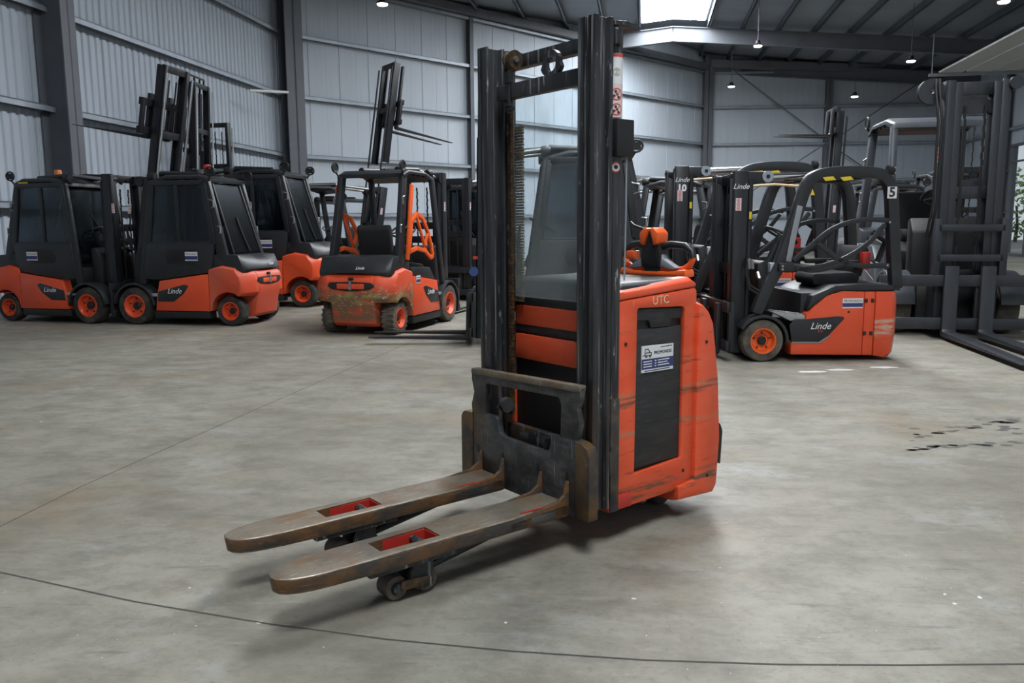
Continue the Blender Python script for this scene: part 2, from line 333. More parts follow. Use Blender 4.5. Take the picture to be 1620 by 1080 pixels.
# corner stanchions
for nm, (x, y), ang, w_, d_ in (('corner_column', (-6.35, 24.2), math.atan2(15.5, 16.34), .55, .45), ('corner_column', (9.35, 39.5), .3, .45, .4)):
    q = MB().bx(-w_ / 2, w_ / 2, -d_ / 2, -d_ / 2 + .04, 0, 9.3); q.bx(-w_ / 2, w_ / 2, d_ / 2 - .04, d_ / 2, 0, 9.3); q.bx(-.03, .03, -d_ / 2, d_ / 2, 0, 9.3)
    o = struct(q.build(nm, 'frame_steel', smooth=False)); o.location = (x, y, 0); o.rotation_euler = (0, 0, ang)
# window in the right wall, trees outside
w0, w1 = on_right(27), on_right(34.4); wa = math.atan2(w1[1] - w0[1], w1[0] - w0[0]); WL = (Vector(w1) - Vector(w0)).length
q = MB()
for x in (0, WL * .25, WL * .5, WL * .75, WL): q.bx(x - .06, x + .06, -.06, .10, 0, 4.6)
q.bx(0, WL, -.06, .10, 4.5, 4.6); q.bx(0, WL, -.06, .1, 0, .12); q.bx(0, WL, -.04, .06, 3.85, 3.92)
wn = struct(q.build('window_1', 'frame_steel', smooth=False)); wn.location = (*w0, 0); wn.rotation_euler = (0, 0, wa)
for i in range(4):
    g = MB().bx(i * WL / 4 + .06, (i + 1) * WL / 4 - .06, 0, .012, .12, 4.5).build('pane', 'window_glass', wn, smooth=False)
og = struct(MB().bx(28, 60, 5, 70, -.14, -.02).build('ground_outside', 'tarmac'))
rs = random.Random(11)
for i in range(5):
    th_ = thing('tree', ['broad green tree seen through the right-hand window, %s' % s for s in ('nearest the far corner', 'second from the far corner', 'in the middle of the row', 'second from the near end', 'nearest the near end')][i], 'tree', (37 + rs.random(), 70 - i * 4.6, 0), 0, 'trees outside the window')
    MB().tube([(0, 0, 0), (.1, 0, 1.2), (0, .1, 2.6)], .14, 8, .07).build('trunk', 'chain_rust', th_)
    q = MB()
    for k in range(420):
        u, v_ = rs.random() * 2 * PI, rs.uniform(-1, 1); r = 1.9 * (.65 + .35 * rs.random()); s_ = math.sqrt(1 - v_ * v_)
        c_ = Vector((r * s_ * math.cos(u), r * s_ * math.sin(u), 2.9 + 1.5 * r * v_ * .9)); d1 = Vector((rs.uniform(-1, 1), rs.uniform(-1, 1), rs.uniform(-1, 1))).normalized() * .22; d2 = d1.orthogonal().normalized() * .14
        q.add([c_ - d1, c_ + d2, c_ + d1, c_ - d2], [(0, 1, 2, 3)])
    q.build('foliage', 'leaf_green', th_, smooth=False)
# roof ------------------------------------------------------------------
YB, YF = -7.0, 43.0
cl = None; m = MB()
for sgn in (-1, 1):
    xs = 16 if sgn > 0 else -16
    P = [roofp(0, YB), roofp(xs, YB), roofp(xs, YF), roofp(0, YF)]
    m.add([p + Vector((0, 0, dz)) for dz in (0, .12) for p in P], [(0, 1, 2, 3), (4, 5, 6, 7), (0, 1, 5, 4), (1, 2, 6, 5), (2, 3, 7, 6), (3, 0, 4, 7)])
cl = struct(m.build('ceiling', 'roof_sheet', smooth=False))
for i in [k for k in range(-11, 12) if k]:                               # purlins run along the hall
    xp = i * 1.38
    if abs(xp) > 15.5: continue
    q = MB(); a, c_ = roofp(xp, YB, -.12), roofp(xp, YF, -.12)
    q.beam(a, c_, .05, .24, RX); q.beam(a - Vector((0, 0, .11)) + RX * .04, c_ - Vector((0, 0, .11)) + RX * .04, .10, .02, RX)
    q.build('purlin', 'purlin_steel', cl, smooth=False)
for yp in (5.5, 14.8, 24.1, 34.6, 41.0):               # portal rafters cross it
    for sgn in (-1, 1):
        q = MB(); dz = .30; far = 15.5
        if sgn < 0 and yp > 24.0: far = 4.6 if yp < 35 else 1.0
        a, c_ = roofp(0, yp, -.24 - dz), roofp(sgn * far, yp, -.24 - dz)
        q.beam(a, c_, .025, .56, RD)
        for e in (-.28, .28): q.beam(a + Vector((0, 0, e)), c_ + Vector((0, 0, e)), .24, .03, RD)
        q.build('rafter', 'frame_steel', cl, smooth=False)
# eaves beam above the back wall
q = MB(); q.beam((-6.6, 24.4, 8.75), (9.2, 39.4, 8.75), .25, .5, (0, 0, 1)); q.build('eaves_beam', 'frame_steel', cl, smooth=False)
q = MB(); q.beam((9.5, 39.4, 8.9), (23.5, 38.8, 8.3), .3, .35, (0, 1, 0)); q.build('eaves_beam', 'frame_steel', cl, smooth=False)
for a, c_ in (((10.5, 39.3, 8.6), (15, 39.1, 5.3)), ((19.6, 38.9, 8.2), (15.3, 39.1, 5.3)), ((15, 39.0, 5.2), (11, 39.2, 2.6)), ((15, 39.0, 5.2), (19, 39.0, 2.6))):
    MB().cyl(a, c_, .03, 6).build('brace', 'frame_steel', cl)
# rooflights along the ridge
for (ya, yb) in ((25.6, 34.3), (15.5, 22.0), (6.5, 12.5), (-3.0, 1.5)):
    q = MB()
    for sgn in (-1, 1):
        P = [roofp(0, ya, -.02), roofp(sgn * 1.25, ya, -.02), roofp(sgn * 1.25, yb, -.02), roofp(0, yb, -.02)]
        q.add([p + Vector((0, 0, dz)) for dz in (0, .02) for p in P], [(0, 1, 2, 3), (4, 5, 6, 7), (0, 1, 5, 4), (1, 2, 6, 5), (2, 3, 7, 6), (3, 0, 4, 7)])
    q.build('rooflight', 'rooflight', cl, smooth=False)
# raised sectional door on the right
q0 = thing('sectional_door', 'pale sectional door rolled up flat under the roof at the far right', 'door', (0, 0, 0))
_c1 = on_floor(1471, 116, 6.65)
def rw(off, y, z): p = _c1 + RX * (3.9 - off) - RD * (27.4 - y); return Vector((p.x, p.y, z))
for i in range(4):
    q = MB(); a0, a1 = 3.6 - i * .9, 3.6 - (i + 1) * .9 + .11
    P = [rw(a0, 15, 6.65 + i * .0), rw(a1, 15, 6.65), rw(a1, 27.4, 6.65), rw(a0, 27.4, 6.65)]
    q.add([p + Vector((0, 0, dz)) for dz in (0, .06) for p in P], [(0, 1, 2, 3), (4, 5, 6, 7), (0, 1, 5, 4), (1, 2, 6, 5), (2, 3, 7, 6), (3, 0, 4, 7)])
    q.build('door_section', 'door_sheet', q0, smooth=False)
for y in (15, 27.5): MB().beam(rw(.05, y, 6.6), rw(3.9, y, 6.6), .08, .10, RD).build('track', 'galvanised', q0, smooth=False)
MB().cyl(rw(3.8, 27.5, 6.65), rw(3.8, 27.5, 8.0), .015, 6).build('hanger', 'galvanised', q0)
MB().cyl(rw(3.8, 18, 6.65), rw(3.8, 18, 8.0), .015, 6).build('hanger', 'galvanised', q0)
# high-bay lamps
for (px, py, Y, lab) in ((1199, 73, 30, 'round high-bay lamp hanging just right of the rooflight'), (1157, 137, 37, 'round high-bay lamp in front of the pale wall right of the mast'), (1441, 97, 29, 'round high-bay lamp beside the raised sectional door'), (1352, 153, 36, 'round high-bay lamp low over the dark far wall'), (1588, 3, 22, 'round high-bay lamp at the upper right edge'), (605, 7, 23, 'round high-bay lamp over the middle of the left side')):
    d = cam_ray(px, py); p = Vector((0, 0, CAMH)) + d * (Y / d.y); dx = (p - RO).dot(RX); top = RZ - SL * abs(dx) - .05 - p.z
    t = thing('high_bay_lamp', lab, 'lamp', p, 0, 'high-bay lamps')
    MB().cyl((0, 0, .16), (0, 0, top), .012, 6).build('rod', 'frame_steel', t)
    MB().lathe([(.001, .18), (.07, .18), (.09, .08), (.17, .03), (.17, .0), (.001, 0)], (0, 0, .012), 'z', 18).build('housing', 'near_black', t)
    MB().lathe([(.001, .0), (.15, .0), (.13, -.035), (.001, -.045)], (0, 0, .008), 'z', 18).build('lens', 'lamp_glow', t)
# white strip lamp near the corner
d = cam_ray(395, 143); a = Vector((0, 0, CAMH)) + d * (21.5 / d.y); d = cam_ray(456, 146); c_ = Vector((0, 0, CAMH)) + d * (22.2 / d.y)
o = MB().tube([a, a.lerp(c_, .02), a.lerp(c_, .98), c_], .035, 8).build('strip_lamp', 'white_print'); tag(o, 'white strip lamp reaching out by the dark corner column', 'lamp')
# ------------------------------------------------------------------ the pallet stacker in front
ST = thing('pallet_stacker', 'orange and black electric pallet stacker with worn steel forks, standing alone in front', 'stacker', (.0389, 3.3859, 0), -2.4752)
ZT, FT = .204, .058
def fork(vc):
    # blade: outline in plan with rounded tip and a wheel window cut through
    hw = .091; pts = [(0.0, -hw), (.90, -hw)]
    for i in range(1, 12):
        a = -90 + 15 * i; ca_, sa_ = math.cos(math.radians(a)), math.sin(math.radians(a)); pts.append((.955 + .265 * abs(ca_) ** .80, hw * math.copysign(abs(sa_) ** .80, sa_)))
    pts += [(.90, hw), (0.0, hw)]
    hole = [(.600, -.054), (.842, -.046), (.842, .046), (.600, .054)]
    bm = bmesh.new(); top = [bm.verts.new((x, vc + y, ZT)) for x, y in pts]; ht = [bm.verts.new((x, vc + y, ZT)) for x, y in hole]
    eds = [bm.edges.new((top[i], top[(i + 1) % len(top)])) for i in range(len(top))] + [bm.edges.new((ht[i], ht[(i + 1) % 4])) for i in range(4)]
    bmesh.ops.triangle_fill(bm, edges=eds, use_beauty=True)
    # drop stray faces over the window
    for f in list(bm.faces):
        c = f.calc_center_median()
        if .61 < c.x < .83 and abs(c.y - vc) < .03 and all(abs(v.co.y - vc) < .06 and v.co.x < .85 and v.co.x > .59 for v in f.verts): bm.faces.remove(f)
    faces = list(bm.faces)
    ret = bmesh.ops.extrude_face_region(bm, geom=faces); nv = [g for g in ret['geom'] if isinstance(g, bmesh.types.BMVert)]
    for v in nv:
        d = FT
        v.co.z -= d
        if v.co.x > .9: v.co.y = vc + (v.co.y - vc) * .95; v.co.x -= .008
    bmesh.ops.recalc_face_normals(bm, faces=bm.faces)
    ed = [e for e in bm.edges if len(e.link_faces) == 2 and e.calc_face_angle(0) > .7 and not (.58 < e.verts[0].co.x < .86 and abs(e.verts[0].co.y - vc) < .07)]
    bmesh.ops.bevel(bm, geom=ed, offset=.012, segments=3, profile=.5, affect='EDGES', clamp_overlap=True)
    for f in bm.faces: f.material_index = 1 if abs(f.normal.z) < .30 else 2 if .30 <= f.normal.z < .93 and not (.58 < f.calc_center_median().x < .86 and abs(f.calc_center_median().y - vc) < .07) else 0
    me = bpy.data.meshes.new('fork'); bm.to_mesh(me); bm.free()
    for p in me.polygons: p.use_smooth = True
    me.set_sharp_from_angle(angle=math.radians(40))
    me.materials.append(MATS['fork_steel']); me.materials.append(MATS['fork_side']); me.materials.append(MATS['fork_edge'])
    o = bpy.data.objects.new('fork', me); COL.objects.link(o); o.parent = ST; o['label'] = 'rust-stained steel fork arm with rounded tip'
    return o
for vc in (.2145, -.2145):
    fk = fork(vc); s_ = 1 if vc > 0 else -1
    # red lining of the wheel window, wheel linkage and twin load wheels
    q = MB()
    for y in (-.052, .052): q.bx(.600, .842, vc + y - .004, vc + y + .004, ZT - .085, ZT - .006)
    q.bx(.596, .604, vc - .05, vc + .05, ZT - .085, ZT - .006); q.bx(.838, .846, vc - .046, vc + .046, ZT - .085, ZT - .006)
    q.build('window_lining', 'red_plain', fk, smooth=False, label='red painted lining of the wheel opening')
    MB().cyl((.655, vc - .05, ZT - .03), (.655, vc + .05, ZT - .03), .017, 12).build('axle_pin', 'mast_paint', fk)
    MB().bx(.70, .83, vc - .03, vc + .005, ZT - .10, ZT - .05).build('push_rod', 'near_black', fk, bevel=.01)
    q = MB()
    for y in (-.048, .048): q.sweep([(.635, ZT - .05), (.70, ZT - .05), (.725, .09), (.735, .055), (.70, .022), (.665, .022), (.64, .05), (.63, .10)], [vc + y - .006, vc + y + .006])
    q.build('wheel_bracket', 'mast_paint', fk, bevel=.002)
    q = MB(); q.beam((.655, vc + .058, .052), (.77, vc + .058, .060), .012, .034); q.build('rocker_link', 'chain_rust', fk, bevel=.003)
    for x in (.650, .775):
        w = MB().lathe([(.012, -.036), (.040, -.038), (.044, -.034), (.044, .034), (.040, .038), (.012, .036)], (x, vc, .044), 'y', 28).build('load_wheel', 'wheel_polymer', fk)
        MB().lathe([(.001, -.058), (.018, -.058), (.024, -.04), (.024, .04), (.018, .058), (.001, .058)], (x, vc, .044), 'y', 16).build('hub', 'mast_paint', fk)
    # heel: gussets curling up the plate, raised edges, red gap and maker's plate
    q = MB()
    for y in (-.091, .075):
        path = [(0.30, ZT - .010), (.16, ZT + .002), (.06, ZT + .012), (.022, ZT + .035), (.010, ZT + .075), (.004, ZT + .09), (.0, ZT + .09), (0, ZT - .05), (.30, ZT - .05)]
        q.sweep(path, [vc + y, vc + y + .016])
    q.build('heel_gusset', 'fork_side', fk, bevel=.003)
    MB().bx(.045, .235, vc + .066, vc + .074, ZT + .0005, ZT + .0035).build('heel_slot', 'red_plain', fk, smooth=False, label='red painted slot beside the heel')
    MB().bx(.07, .20, vc + .0905, vc + .0925, ZT - .046, ZT - .018).build('rating_plate', 'carriage_paint', fk, bevel=.001)
    q = MB().bx(.54, .90, vc - .075, vc + .075, ZT - FT - .022, ZT - FT + .004); q.build('fork_stiffener', 'mast_paint', fk, bevel=.008)
    MB().cyl((.25, vc, .135), (.62, vc, .075), .015, 8).build('lift_rod', 'near_black', fk)
# carriage plate with cut-out, load backrest frame, end plates
ca = MB(); TH = -.028
pl = [(-.36, .150), (.36, .150), (.36, .475), (.20, .466), (.178, .396), (.15, .385), (-.13, .390), (-.155, .40), (-.172, .462), (-.185, .472), (-.36, .468)]
ca.sweep(pl, [TH, 0.0], 'x'); CR = ca.build('fork_carriage', 'carriage_paint', ST, bevel=.004, label='worn dark steel carriage plate with cut-out')
q = MB()
fr_out = [(-.366, .46), (-.372, .50), (-.350, .56), (-.368, .62), (-.366, .665), (.368, .688), (.368, .64), (.350, .60), (.366, .54), (.352, .47), (.250, .468), (.256, .600), (.240, .630), (-.245, .614), (-.262, .60), (-.264, .462)]
q.sweep(fr_out, [TH, 0.001], 'x'); q.build('backrest_frame', 'carriage_paint', ST, bevel=.004)
MB().bx(-.034, .006, -.366, .368, .662, .690).xf(lambda p: Vector((p.x, p.y, p.z + .012 * p.y / .36 - .006))).build('backrest_rail', 'fork_steel', ST, bevel=.006)
for s_, v0, v1 in ((1, .342, .428), (-1, -.452, -.368)):
    pts = [(v0, .148), (v1, .155), (v1, .415), ((v0 + v1) / 2 + s_ * .025, .452), ((v0 + v1) / 2 - s_ * .005, .466), (v0 if s_ > 0 else v1, .470)]
    if s_ < 0: pts = [(v1, .148), (v0, .155), (v0, .43), (v0 + .012, .45), (v0 + .03, .46), (v1, .462)]
    MB().sweep(pts, [-.045, .006], 'x').build('end_plate', 'rust_plate', ST, bevel=.005, label='rusty rounded end plate')
for y, z in ((-.322, .296), (-.136, .296), (.111, .305), (.292, .309)):
    MB().sweep([(y + .008 * math.cos(k * PI / 5), z + (.014 if math.sin(k * PI / 5) > 0 else -.010) + .008 * math.sin(k * PI / 5)) for k in range(10)], [0.0, .0025], 'x').build('slot_hole', 'near_black', CR, smooth=False)
for y in (-.06, .05): MB().bx(-.10, -.06, y - .03, y + .03, .36, .41).build('chain_lug', 'mast_paint', CR, bevel=.004)
# mast: two nested pairs of channels
MH = 2.10
def channel(v_in, v_out, u0, u1, z0, z1, t=.014):
    q = MB(); a, c = min(v_in, v_out), max(v_in, v_out)
    q.bx(u1, u0, a if abs(a) > abs(c) else c - t, a + t if abs(a) > abs(c) else c, z0, z1)      # web on the outside
    q.bx(u0 - t, u0, a, c, z0, z1); q.bx(u1, u1 + t, a, c, z0, z1); return q
for s_ in (1, -1):
    q = MB(); a_, c_ = sorted((s_ * .336, s_ * .376)); w_ = sorted((s_ * .340, s_ * .356))
    q.bx(-.082, -.060, a_, c_, .16, MH); q.bx(-.158, -.138, a_, c_, .16, MH); q.bx(-.158, -.060, *w_, .16, MH); q.build('outer_upright', 'mast_paint', ST, bevel=.003)
    channel(s_ * .292, s_ * .334, -.048, -.150, .18, MH - .005).build('inner_upright', 'mast_paint', ST, bevel=.003)
    MB().bx(-.215, -.165, s_ * .335, s_ * .376, .14, .62).build('mast_foot', 'carriage_paint', ST, bevel=.004, label='rust-marked lower mast bracket')
    for z in (.30, .50):
        MB().cyl((-.11, s_ * .235, z), (-.11, s_ * .262, z), .035, 16).build('carriage_roller', 'steel', ST)
# cross members
MB().bx(-.21, -.165, -.377, .377, 2.005, 2.062).build('top_tie', 'mast_paint', ST, bevel=.004)
MB().bx(-.125, -.085, -.27, .27, 1.862, 1.926).build('inner_tie', 'mast_paint', ST, bevel=.004)
MB().bx(-.20, -.16, -.377, .377, .30, .40).build('lower_tie', 'mast_paint', ST, bevel=.004)
q = MB(); out = [(.01, 1.92)] + [(.078 + .050 * math.cos(math.radians(a)), 1.975 + .052 * math.sin(math.radians(a))) for a in range(180, -1, -20)] + [(.146, 1.92)]
inn = [(.078 + .030 * math.cos(math.radians(a)), 1.970 + .032 * math.sin(math.radians(a))) for a in range(0, 360, 20)]
for k in range(18):                                      # lifting eye, a ring of quads
    a0, a1 = k * 20, (k + 1) * 20
    def ring(a): c, s = math.cos(math.radians(a)), math.sin(math.radians(a)); return (.078 + .030 * c, 1.970 + .032 * s), (.078 + (.052 if s > -.2 else .066) * c, 1.972 + (.054 if s > 0 else .055) * s)
    (i0, o0), (i1, o1) = ring(a0), ring(a1); q.add([(u, *p) for u in (-.118, -.098) for p in (i0, o0, o1, i1)], [(0, 1, 2, 3), (7, 6, 5, 4), (0, 1, 5, 4), (2, 3, 7, 6), (3, 0, 4, 7), (1, 2, 6, 5)])
q.build('lifting_eye', 'mast_paint', ST)
# chains and sheave
q = MB(); n = 84
for k in range(n):
    z = .45 + k * (1.54 / n)
    for j in range(4): q.bx(-.155, -.139, -.262 + j * .006 + (k % 2) * .002, -.258 + j * .006 + (k % 2) * .002, z, z + .016)
o = q.build('lift_chain', 'chain_rust', ST, smooth=False); o['kind'] = 'stuff'
q = MB(); n = 62
for k in range(n):
    z = .975 + k * (.79 / n)
    for j in range(7): q.bx(-.208, -.196, -.288 + j * .0085 + (k % 2) * .003, -.283 + j * .0085 + (k % 2) * .003, z, z + .0105)
o = q.build('cable_chain', 'chain_brass', ST, smooth=False); o['kind'] = 'stuff'
sh = MB().lathe([(.012, -.02), (.040, -.022), (.040, -.013), (.034, -.010), (.034, .010), (.040, .013), (.040, .022), (.012, .02)], (-.115, -.192, 2.028), 'y', 24).build('chain_sheave', 'chain_rust', ST)
MB().cyl((-.115, -.215, 2.028), (-.115, -.162, 2.028), .013, 12).build('sheave_pin', 'steel', sh)
q = MB(); q.cyl((-.083, -.178, 1.98), (-.083, -.178, 1.80), .008, 8); q.bx(-.095, -.071, -.190, -.166, 1.93, 1.975); q.cyl((-.083, -.178, 1.83), (-.083, -.178, 1.845), .018, 6); q.bx(-.09, -.076, -.205, -.150, 1.812, 1.826)
q.build('chain_anchor', 'near_black', ST)
# right lift cylinder with labels, sensor box, hose, top bracket
for s_ in (1, -1):
    cy = MB().cyl((-.205, s_ * .335, .62), (-.205, s_ * .335, 2.02), .031, 20).build('lift_cylinder', 'mast_paint', ST)
    MB().cyl((-.205, s_ * .335, 2.02), (-.205, s_ * .335, 2.075), .018, 14).build('piston_rod', 'chrome', cy, label='chrome piston rod')
    q = MB().sweep([(-.165, 2.075), (-.30, 2.075), (-.315, 2.085), (-.23, 2.098), (-.165, 2.092)], [s_ * .300, s_ * .372]); q.build('top_bracket', 'mast_paint', cy, bevel=.003)
    if s_ < 0: continue
    def wrap(m, z0, z1, a0, a1, r, n=8):
        P = []
        for i in range(n + 1):
            a = math.radians(a0 + (a1 - a0) * i / n); x, y = -.205 + r * math.cos(a), .335 + r * math.sin(a); P += [(x, y, z0), (x, y, z1)]
        m.add(P, [(2 * i, 2 * i + 2, 2 * i + 3, 2 * i + 1) for i in range(n)]); return m
    lb = wrap(MB(), 1.735, 1.975, 20, 135, .0316).build('warning_label', 'pink_paper', cy, label='white warning label with red prohibition signs')
    wrap(MB(), 1.962, 1.974, 22, 133, .0319).build('label_header', 'red_print', cy)
    wrap(MB(), 1.862, 1.958, 22, 133, .0318).build('label_field', 'paper_white', cy)
    def disc(zc, r0, r1, mat, ac=62, rr=.0322, nm='prohibition_ring'):
        m_ = MB(); n = 20; P = []
        for i in range(n):
            g = 2 * PI * i / n
            for r in (r0, r1): a = math.radians(ac) + r * math.cos(g) / .0316; P.append((-.205 + rr * math.cos(a), .335 + rr * math.sin(a), zc + r * math.sin(g)))
        m_.add(P, [(2 * i, 2 * i + 1, (2 * i + 3) % (2 * n), (2 * i + 2) % (2 * n)) for i in range(n)]); return m_.build(nm, mat, cy, smooth=False)
    disc(1.905, .002, .016, 'grey_print', nm='label_mark')
    for zc in (1.822, 1.765):
        disc(zc, .019, .0235, 'red_print')
        for da, dz in ((-.1, .010), (.05, 0), (.2, -.011), (-.25, -.006)): disc(zc + dz, .001, .0055, 'black_print', 62 + da * 70, .0321, 'pictogram')
        m_ = MB(); P = []
        for i in range(7):
            f_ = -1 + i / 3; a = math.radians(62) + f_ * .016 / .0316
            for e in (-.002, .002): P.append((-.205 + .0323 * math.cos(a), .335 + .0323 * math.sin(a), zc + f_ * .016 + e))
        m_.add(P, [(2 * i, 2 * i + 2, 2 * i + 3, 2 * i + 1) for i in range(6)]); m_.build('prohibition_bar', 'red_print', cy, smooth=False)
    disc(1.545, .016, .021, 'red_print'); disc(1.545, .001, .016, 'paper_white', nm='sign_field'); disc(1.545, .001, .008, 'black_print', rr=.0324, nm='pictogram')
    MB().bx(-.262, -.166, .300, .392, 1.585, 1.728).build('sensor_box', 'near_black', cy, bevel=.006)
    MB().tube([(-.235, .375, 1.585), (-.237, .375, 1.40), (-.235, .372, 1.10)], .004, 6).build('cable', 'grey_plastic', cy)
    MB().tube([(-.18, .36, 2.03), (-.19, .368, 2.045), (-.2, .372, 2.03), (-.195, .37, 2.0)], .006, 6).build('hose_fitting', 'chain_rust', cy)
# clear screen between the uprights
MB().bx(-.186, -.180, -.262, .262, 1.0, 1.93).build('clear_screen', 'dusty_screen', ST, smooth=False, label='dusty see-through safety screen')
# power unit body -------------------------------------------------------
BV, U0, U1 = .356, -.222, -.712
def rounded(u0, u1, z0, z1, r, n=4): return arc(u1 + r, z0 + r, r, 180, 270, n) + arc(u0 - r, z0 + r, r, 270, 360, n) + arc(u0 - r, z1 - r, r, 0, 90, n) + arc(u1 + r, z1 - r, r, 90, 180, n)
core = MB().bx(U0 - .012, -.74, -BV + .025, BV - .025, .15, .985).build('power_unit', 'near_black', ST, bevel=.01)
for s_ in (1, -1):
    # side frame with an opening: four strips
    bot = lambda u: .134 + (u - U0) * -.020
    q = MB(); y0, y1 = s_ * (BV - .03), s_ * BV
    outer = [(U0, .134), (U1, .146), (U1, 1.030), (U1 + .012, 1.045), (U0 + 0, 1.012)]
    hole = [(-.328, .270), (-.630, .287), (-.634, .955), (-.622, .968), (-.346, .978), (-.334, .970)]
    bm = bmesh.new(); vo = [bm.verts.new((a, y1, c)) for a, c in outer]; vh = [bm.verts.new((a, y1, c)) for a, c in hole]
    ed = [bm.edges.new((v[i], v[(i + 1) % len(v)])) for v in (vo, vh) for i in range(len(v))]
    bmesh.ops.triangle_fill(bm, edges=ed, use_beauty=True)
    for f in list(bm.faces):
        if all(v in vh for v in f.verts): bm.faces.remove(f)
    r_ = bmesh.ops.extrude_face_region(bm, geom=list(bm.faces))
    for v in r_['geom']:
        if isinstance(v, bmesh.types.BMVert): v.co.y = y0
    bmesh.ops.recalc_face_normals(bm, faces=bm.faces)
    ed = [e for e in bm.edges if len(e.link_faces) == 2 and e.calc_face_angle(0) > .7]
    bmesh.ops.bevel(bm, geom=ed, offset=.005, segments=2, profile=.5, affect='EDGES', clamp_overlap=True)
    me = bpy.data.meshes.new('side_frame'); bm.to_mesh(me); bm.free(); me.materials.append(MATS['orange_body'])
    for p in me.polygons: p.use_smooth = True
    me.set_sharp_from_angle(angle=math.radians(38))
    o = bpy.data.objects.new('side_frame', me); COL.objects.link(o); o.parent = ST; o['label'] = 'scraped orange side frame'
    # black cover with a pressed lid line
    q = MB().bx(-.332, -.628, s_ * (BV - .035), s_ * (BV - .012), .29, .885); pc = q.build('side_cover', 'panel_black', ST, bevel=.004, label='black textured side cover')
    q = MB().sweep([(-.338, .973), (-.628, .962), (-.628, .915), (-.56, .918), (-.545, .886), (-.43, .889), (-.415, .922), (-.338, .925)], [s_ * (BV - .035), s_ * (BV - .010)]); q.build('cover_lid', 'panel_black', pc, bevel=.003)
    MB().bx(-.338, -.628, s_ * (BV - .0125), s_ * (BV - .0115), .475, .477).build('cover_crease', 'near_black', pc, smooth=False)
    # upper orange shoulder
    q = MB().sweep([(U0, 1.016), (U1 + .008, 1.049), (U1 + .004, 1.078), (U1 + .03, 1.092), (U0 - .04, 1.062), (U0, 1.052)], [s_ * (BV - .09), s_ * (BV - .03), s_ * BV], 'y', lambda x, y, z: (x, y, z - (.016 if abs(y) > BV - .01 and z > 1.055 else 0)))
    q.build('shoulder', 'orange_body', ST, bevel=.006)
    # rounded rear corner cover
    R1 = -.89; ys = [.10, .26, .32, .352, .366, .370]
    prof = [(-.60, .085), (-.86, .072), (-.885, .12), (R1 - .01, .34), (-.878, .62), (-.83, .88), (-.80, .945), (-.76, .978), (-.715, .985), (-.715, .17), (-.60, .16)]
    def df(x, y, z):
        k = (.016 * max(0, (abs(y) - .30) / .07) ** 2); return (x + (k if x < -.75 else 0), y, z - (k if z > .9 else 0) + (k if z < .1 else 0))
    MB().sweep(prof, [s_ * y for y in ys], 'y', df).build('rear_corner_cover', 'orange_body', ST, bevel=.008)
    for u, z in ((-.265, .835), (-.275, .17), (-.645, .225), (-.77, .80), (-.80, .175)):
        MB().cyl((u, s_ * (BV - .002 if u > -.7 else .368), z), (u, s_ * (BV + .0025 if u > -.7 else .3725), z), .008, 10).build('bolt_hole', 'near_black', ST)
# worn lettering on the near side
text('worn_lettering', 'UTC', 'cream_print', ST, (-.475, BV + .001, 1.004), (-1, 0, .02), (0, 0, 1), .052, 0, .0006)
# supplier sticker
stk = MB().sweep([(-.372, .700), (-.572, .698), (-.572, .810), (-.372, .815)], [BV - .012, BV - .008]).build('sticker', 'paper_white', ST, smooth=False, label='white and blue supplier sticker')
MB().sweep([(-.372, .714), (-.572, .712), (-.572, .755), (-.372, .758)], [BV - .0085, BV - .0072]).build('sticker_band', 'blue_print', stk, smooth=False)
text('sticker_lettering', 'PROMONDIS', 'black_print', stk, (-.503, BV - .0070, .780), (-1, 0, 0), (0, 0, 1), .0195, 0, .0005)
text('sticker_lettering', 'www.promondis.com', 'blue_print', stk, (-.525, BV - .0075, .803), (-1, 0, 0), (0, 0, 1), .0085, 0, .0005)
q = MB(); X = -.405; Z0 = .766                            # small truck emblem
for a, c in (((X + .014, Z0 + .034), (X + .014, Z0 + .006)), ((X + .014, Z0 + .034), (X - .006, Z0 + .034)), ((X - .006, Z0 + .034), (X - .018, Z0 + .018)), ((X - .018, Z0 + .018), (X - .026, Z0 + .018)), ((X - .026, Z0 + .018), (X - .026, Z0 + .006)), ((X + .014, Z0 + .006), (X - .026, Z0 + .006)), ((X + .014, Z0 + .010), (X + .026, Z0 + .006)), ((X + .014, Z0 + .018), (X - .018, Z0 + .018))):
    q.beam((a[0], BV - .0074, a[1]), (c[0], BV - .0074, c[1]), .001, .003)
for x in (X + .006, X - .018): q.lathe([(.003, -.0005), (.0065, -.0005), (.0065, .0005), (.003, .0005)], (x, BV - .0074, Z0 + .003), 'y', 12)
q.build('sticker_emblem', 'black_print', stk, smooth=False)
q = MB()
for j in range(3):
    for x0, x1 in ((-.382, -.435), (-.452, -.462), (-.472, -.545 + .012 * (j % 2))): q.bx(x0, x1, BV - .0073, BV - .0066, .7225 + j * .011, .7265 + j * .011)
for x0, x1 in ((-.39, -.43), (-.44, -.49), (-.50, -.55)): pass
q.build('sticker_small_print', 'white_print', stk, smooth=False)
MB().bx(-.39, -.55, BV - .008, BV - .0072, .704, .7075).build('sticker_small_print', 'blue_print', stk, smooth=False)
# front of the body seen between the uprights
MB().bx(-.232, -.214, -.345, .345, .706, .822).build('front_crossbar', 'orange_body', ST, bevel=.004)
MB().sweep([(-.345, .83), (.345, .83), (.345, .885), (.06, .885), (.045, .905), (-.07, .905), (-.09, .885), (-.345, .885)], [-.25, -.228], 'x').build('front_trim', 'panel_black', ST, bevel=.004)
MB().bx(-.25, -.222, -.345, .345, .865, .955).build('front_panel', 'orange_body', ST, bevel=.004)
MB().bx(-.26, -.236, -.345, .345, .95, 1.03).build('front_lip', 'panel_black', ST, bevel=.004)
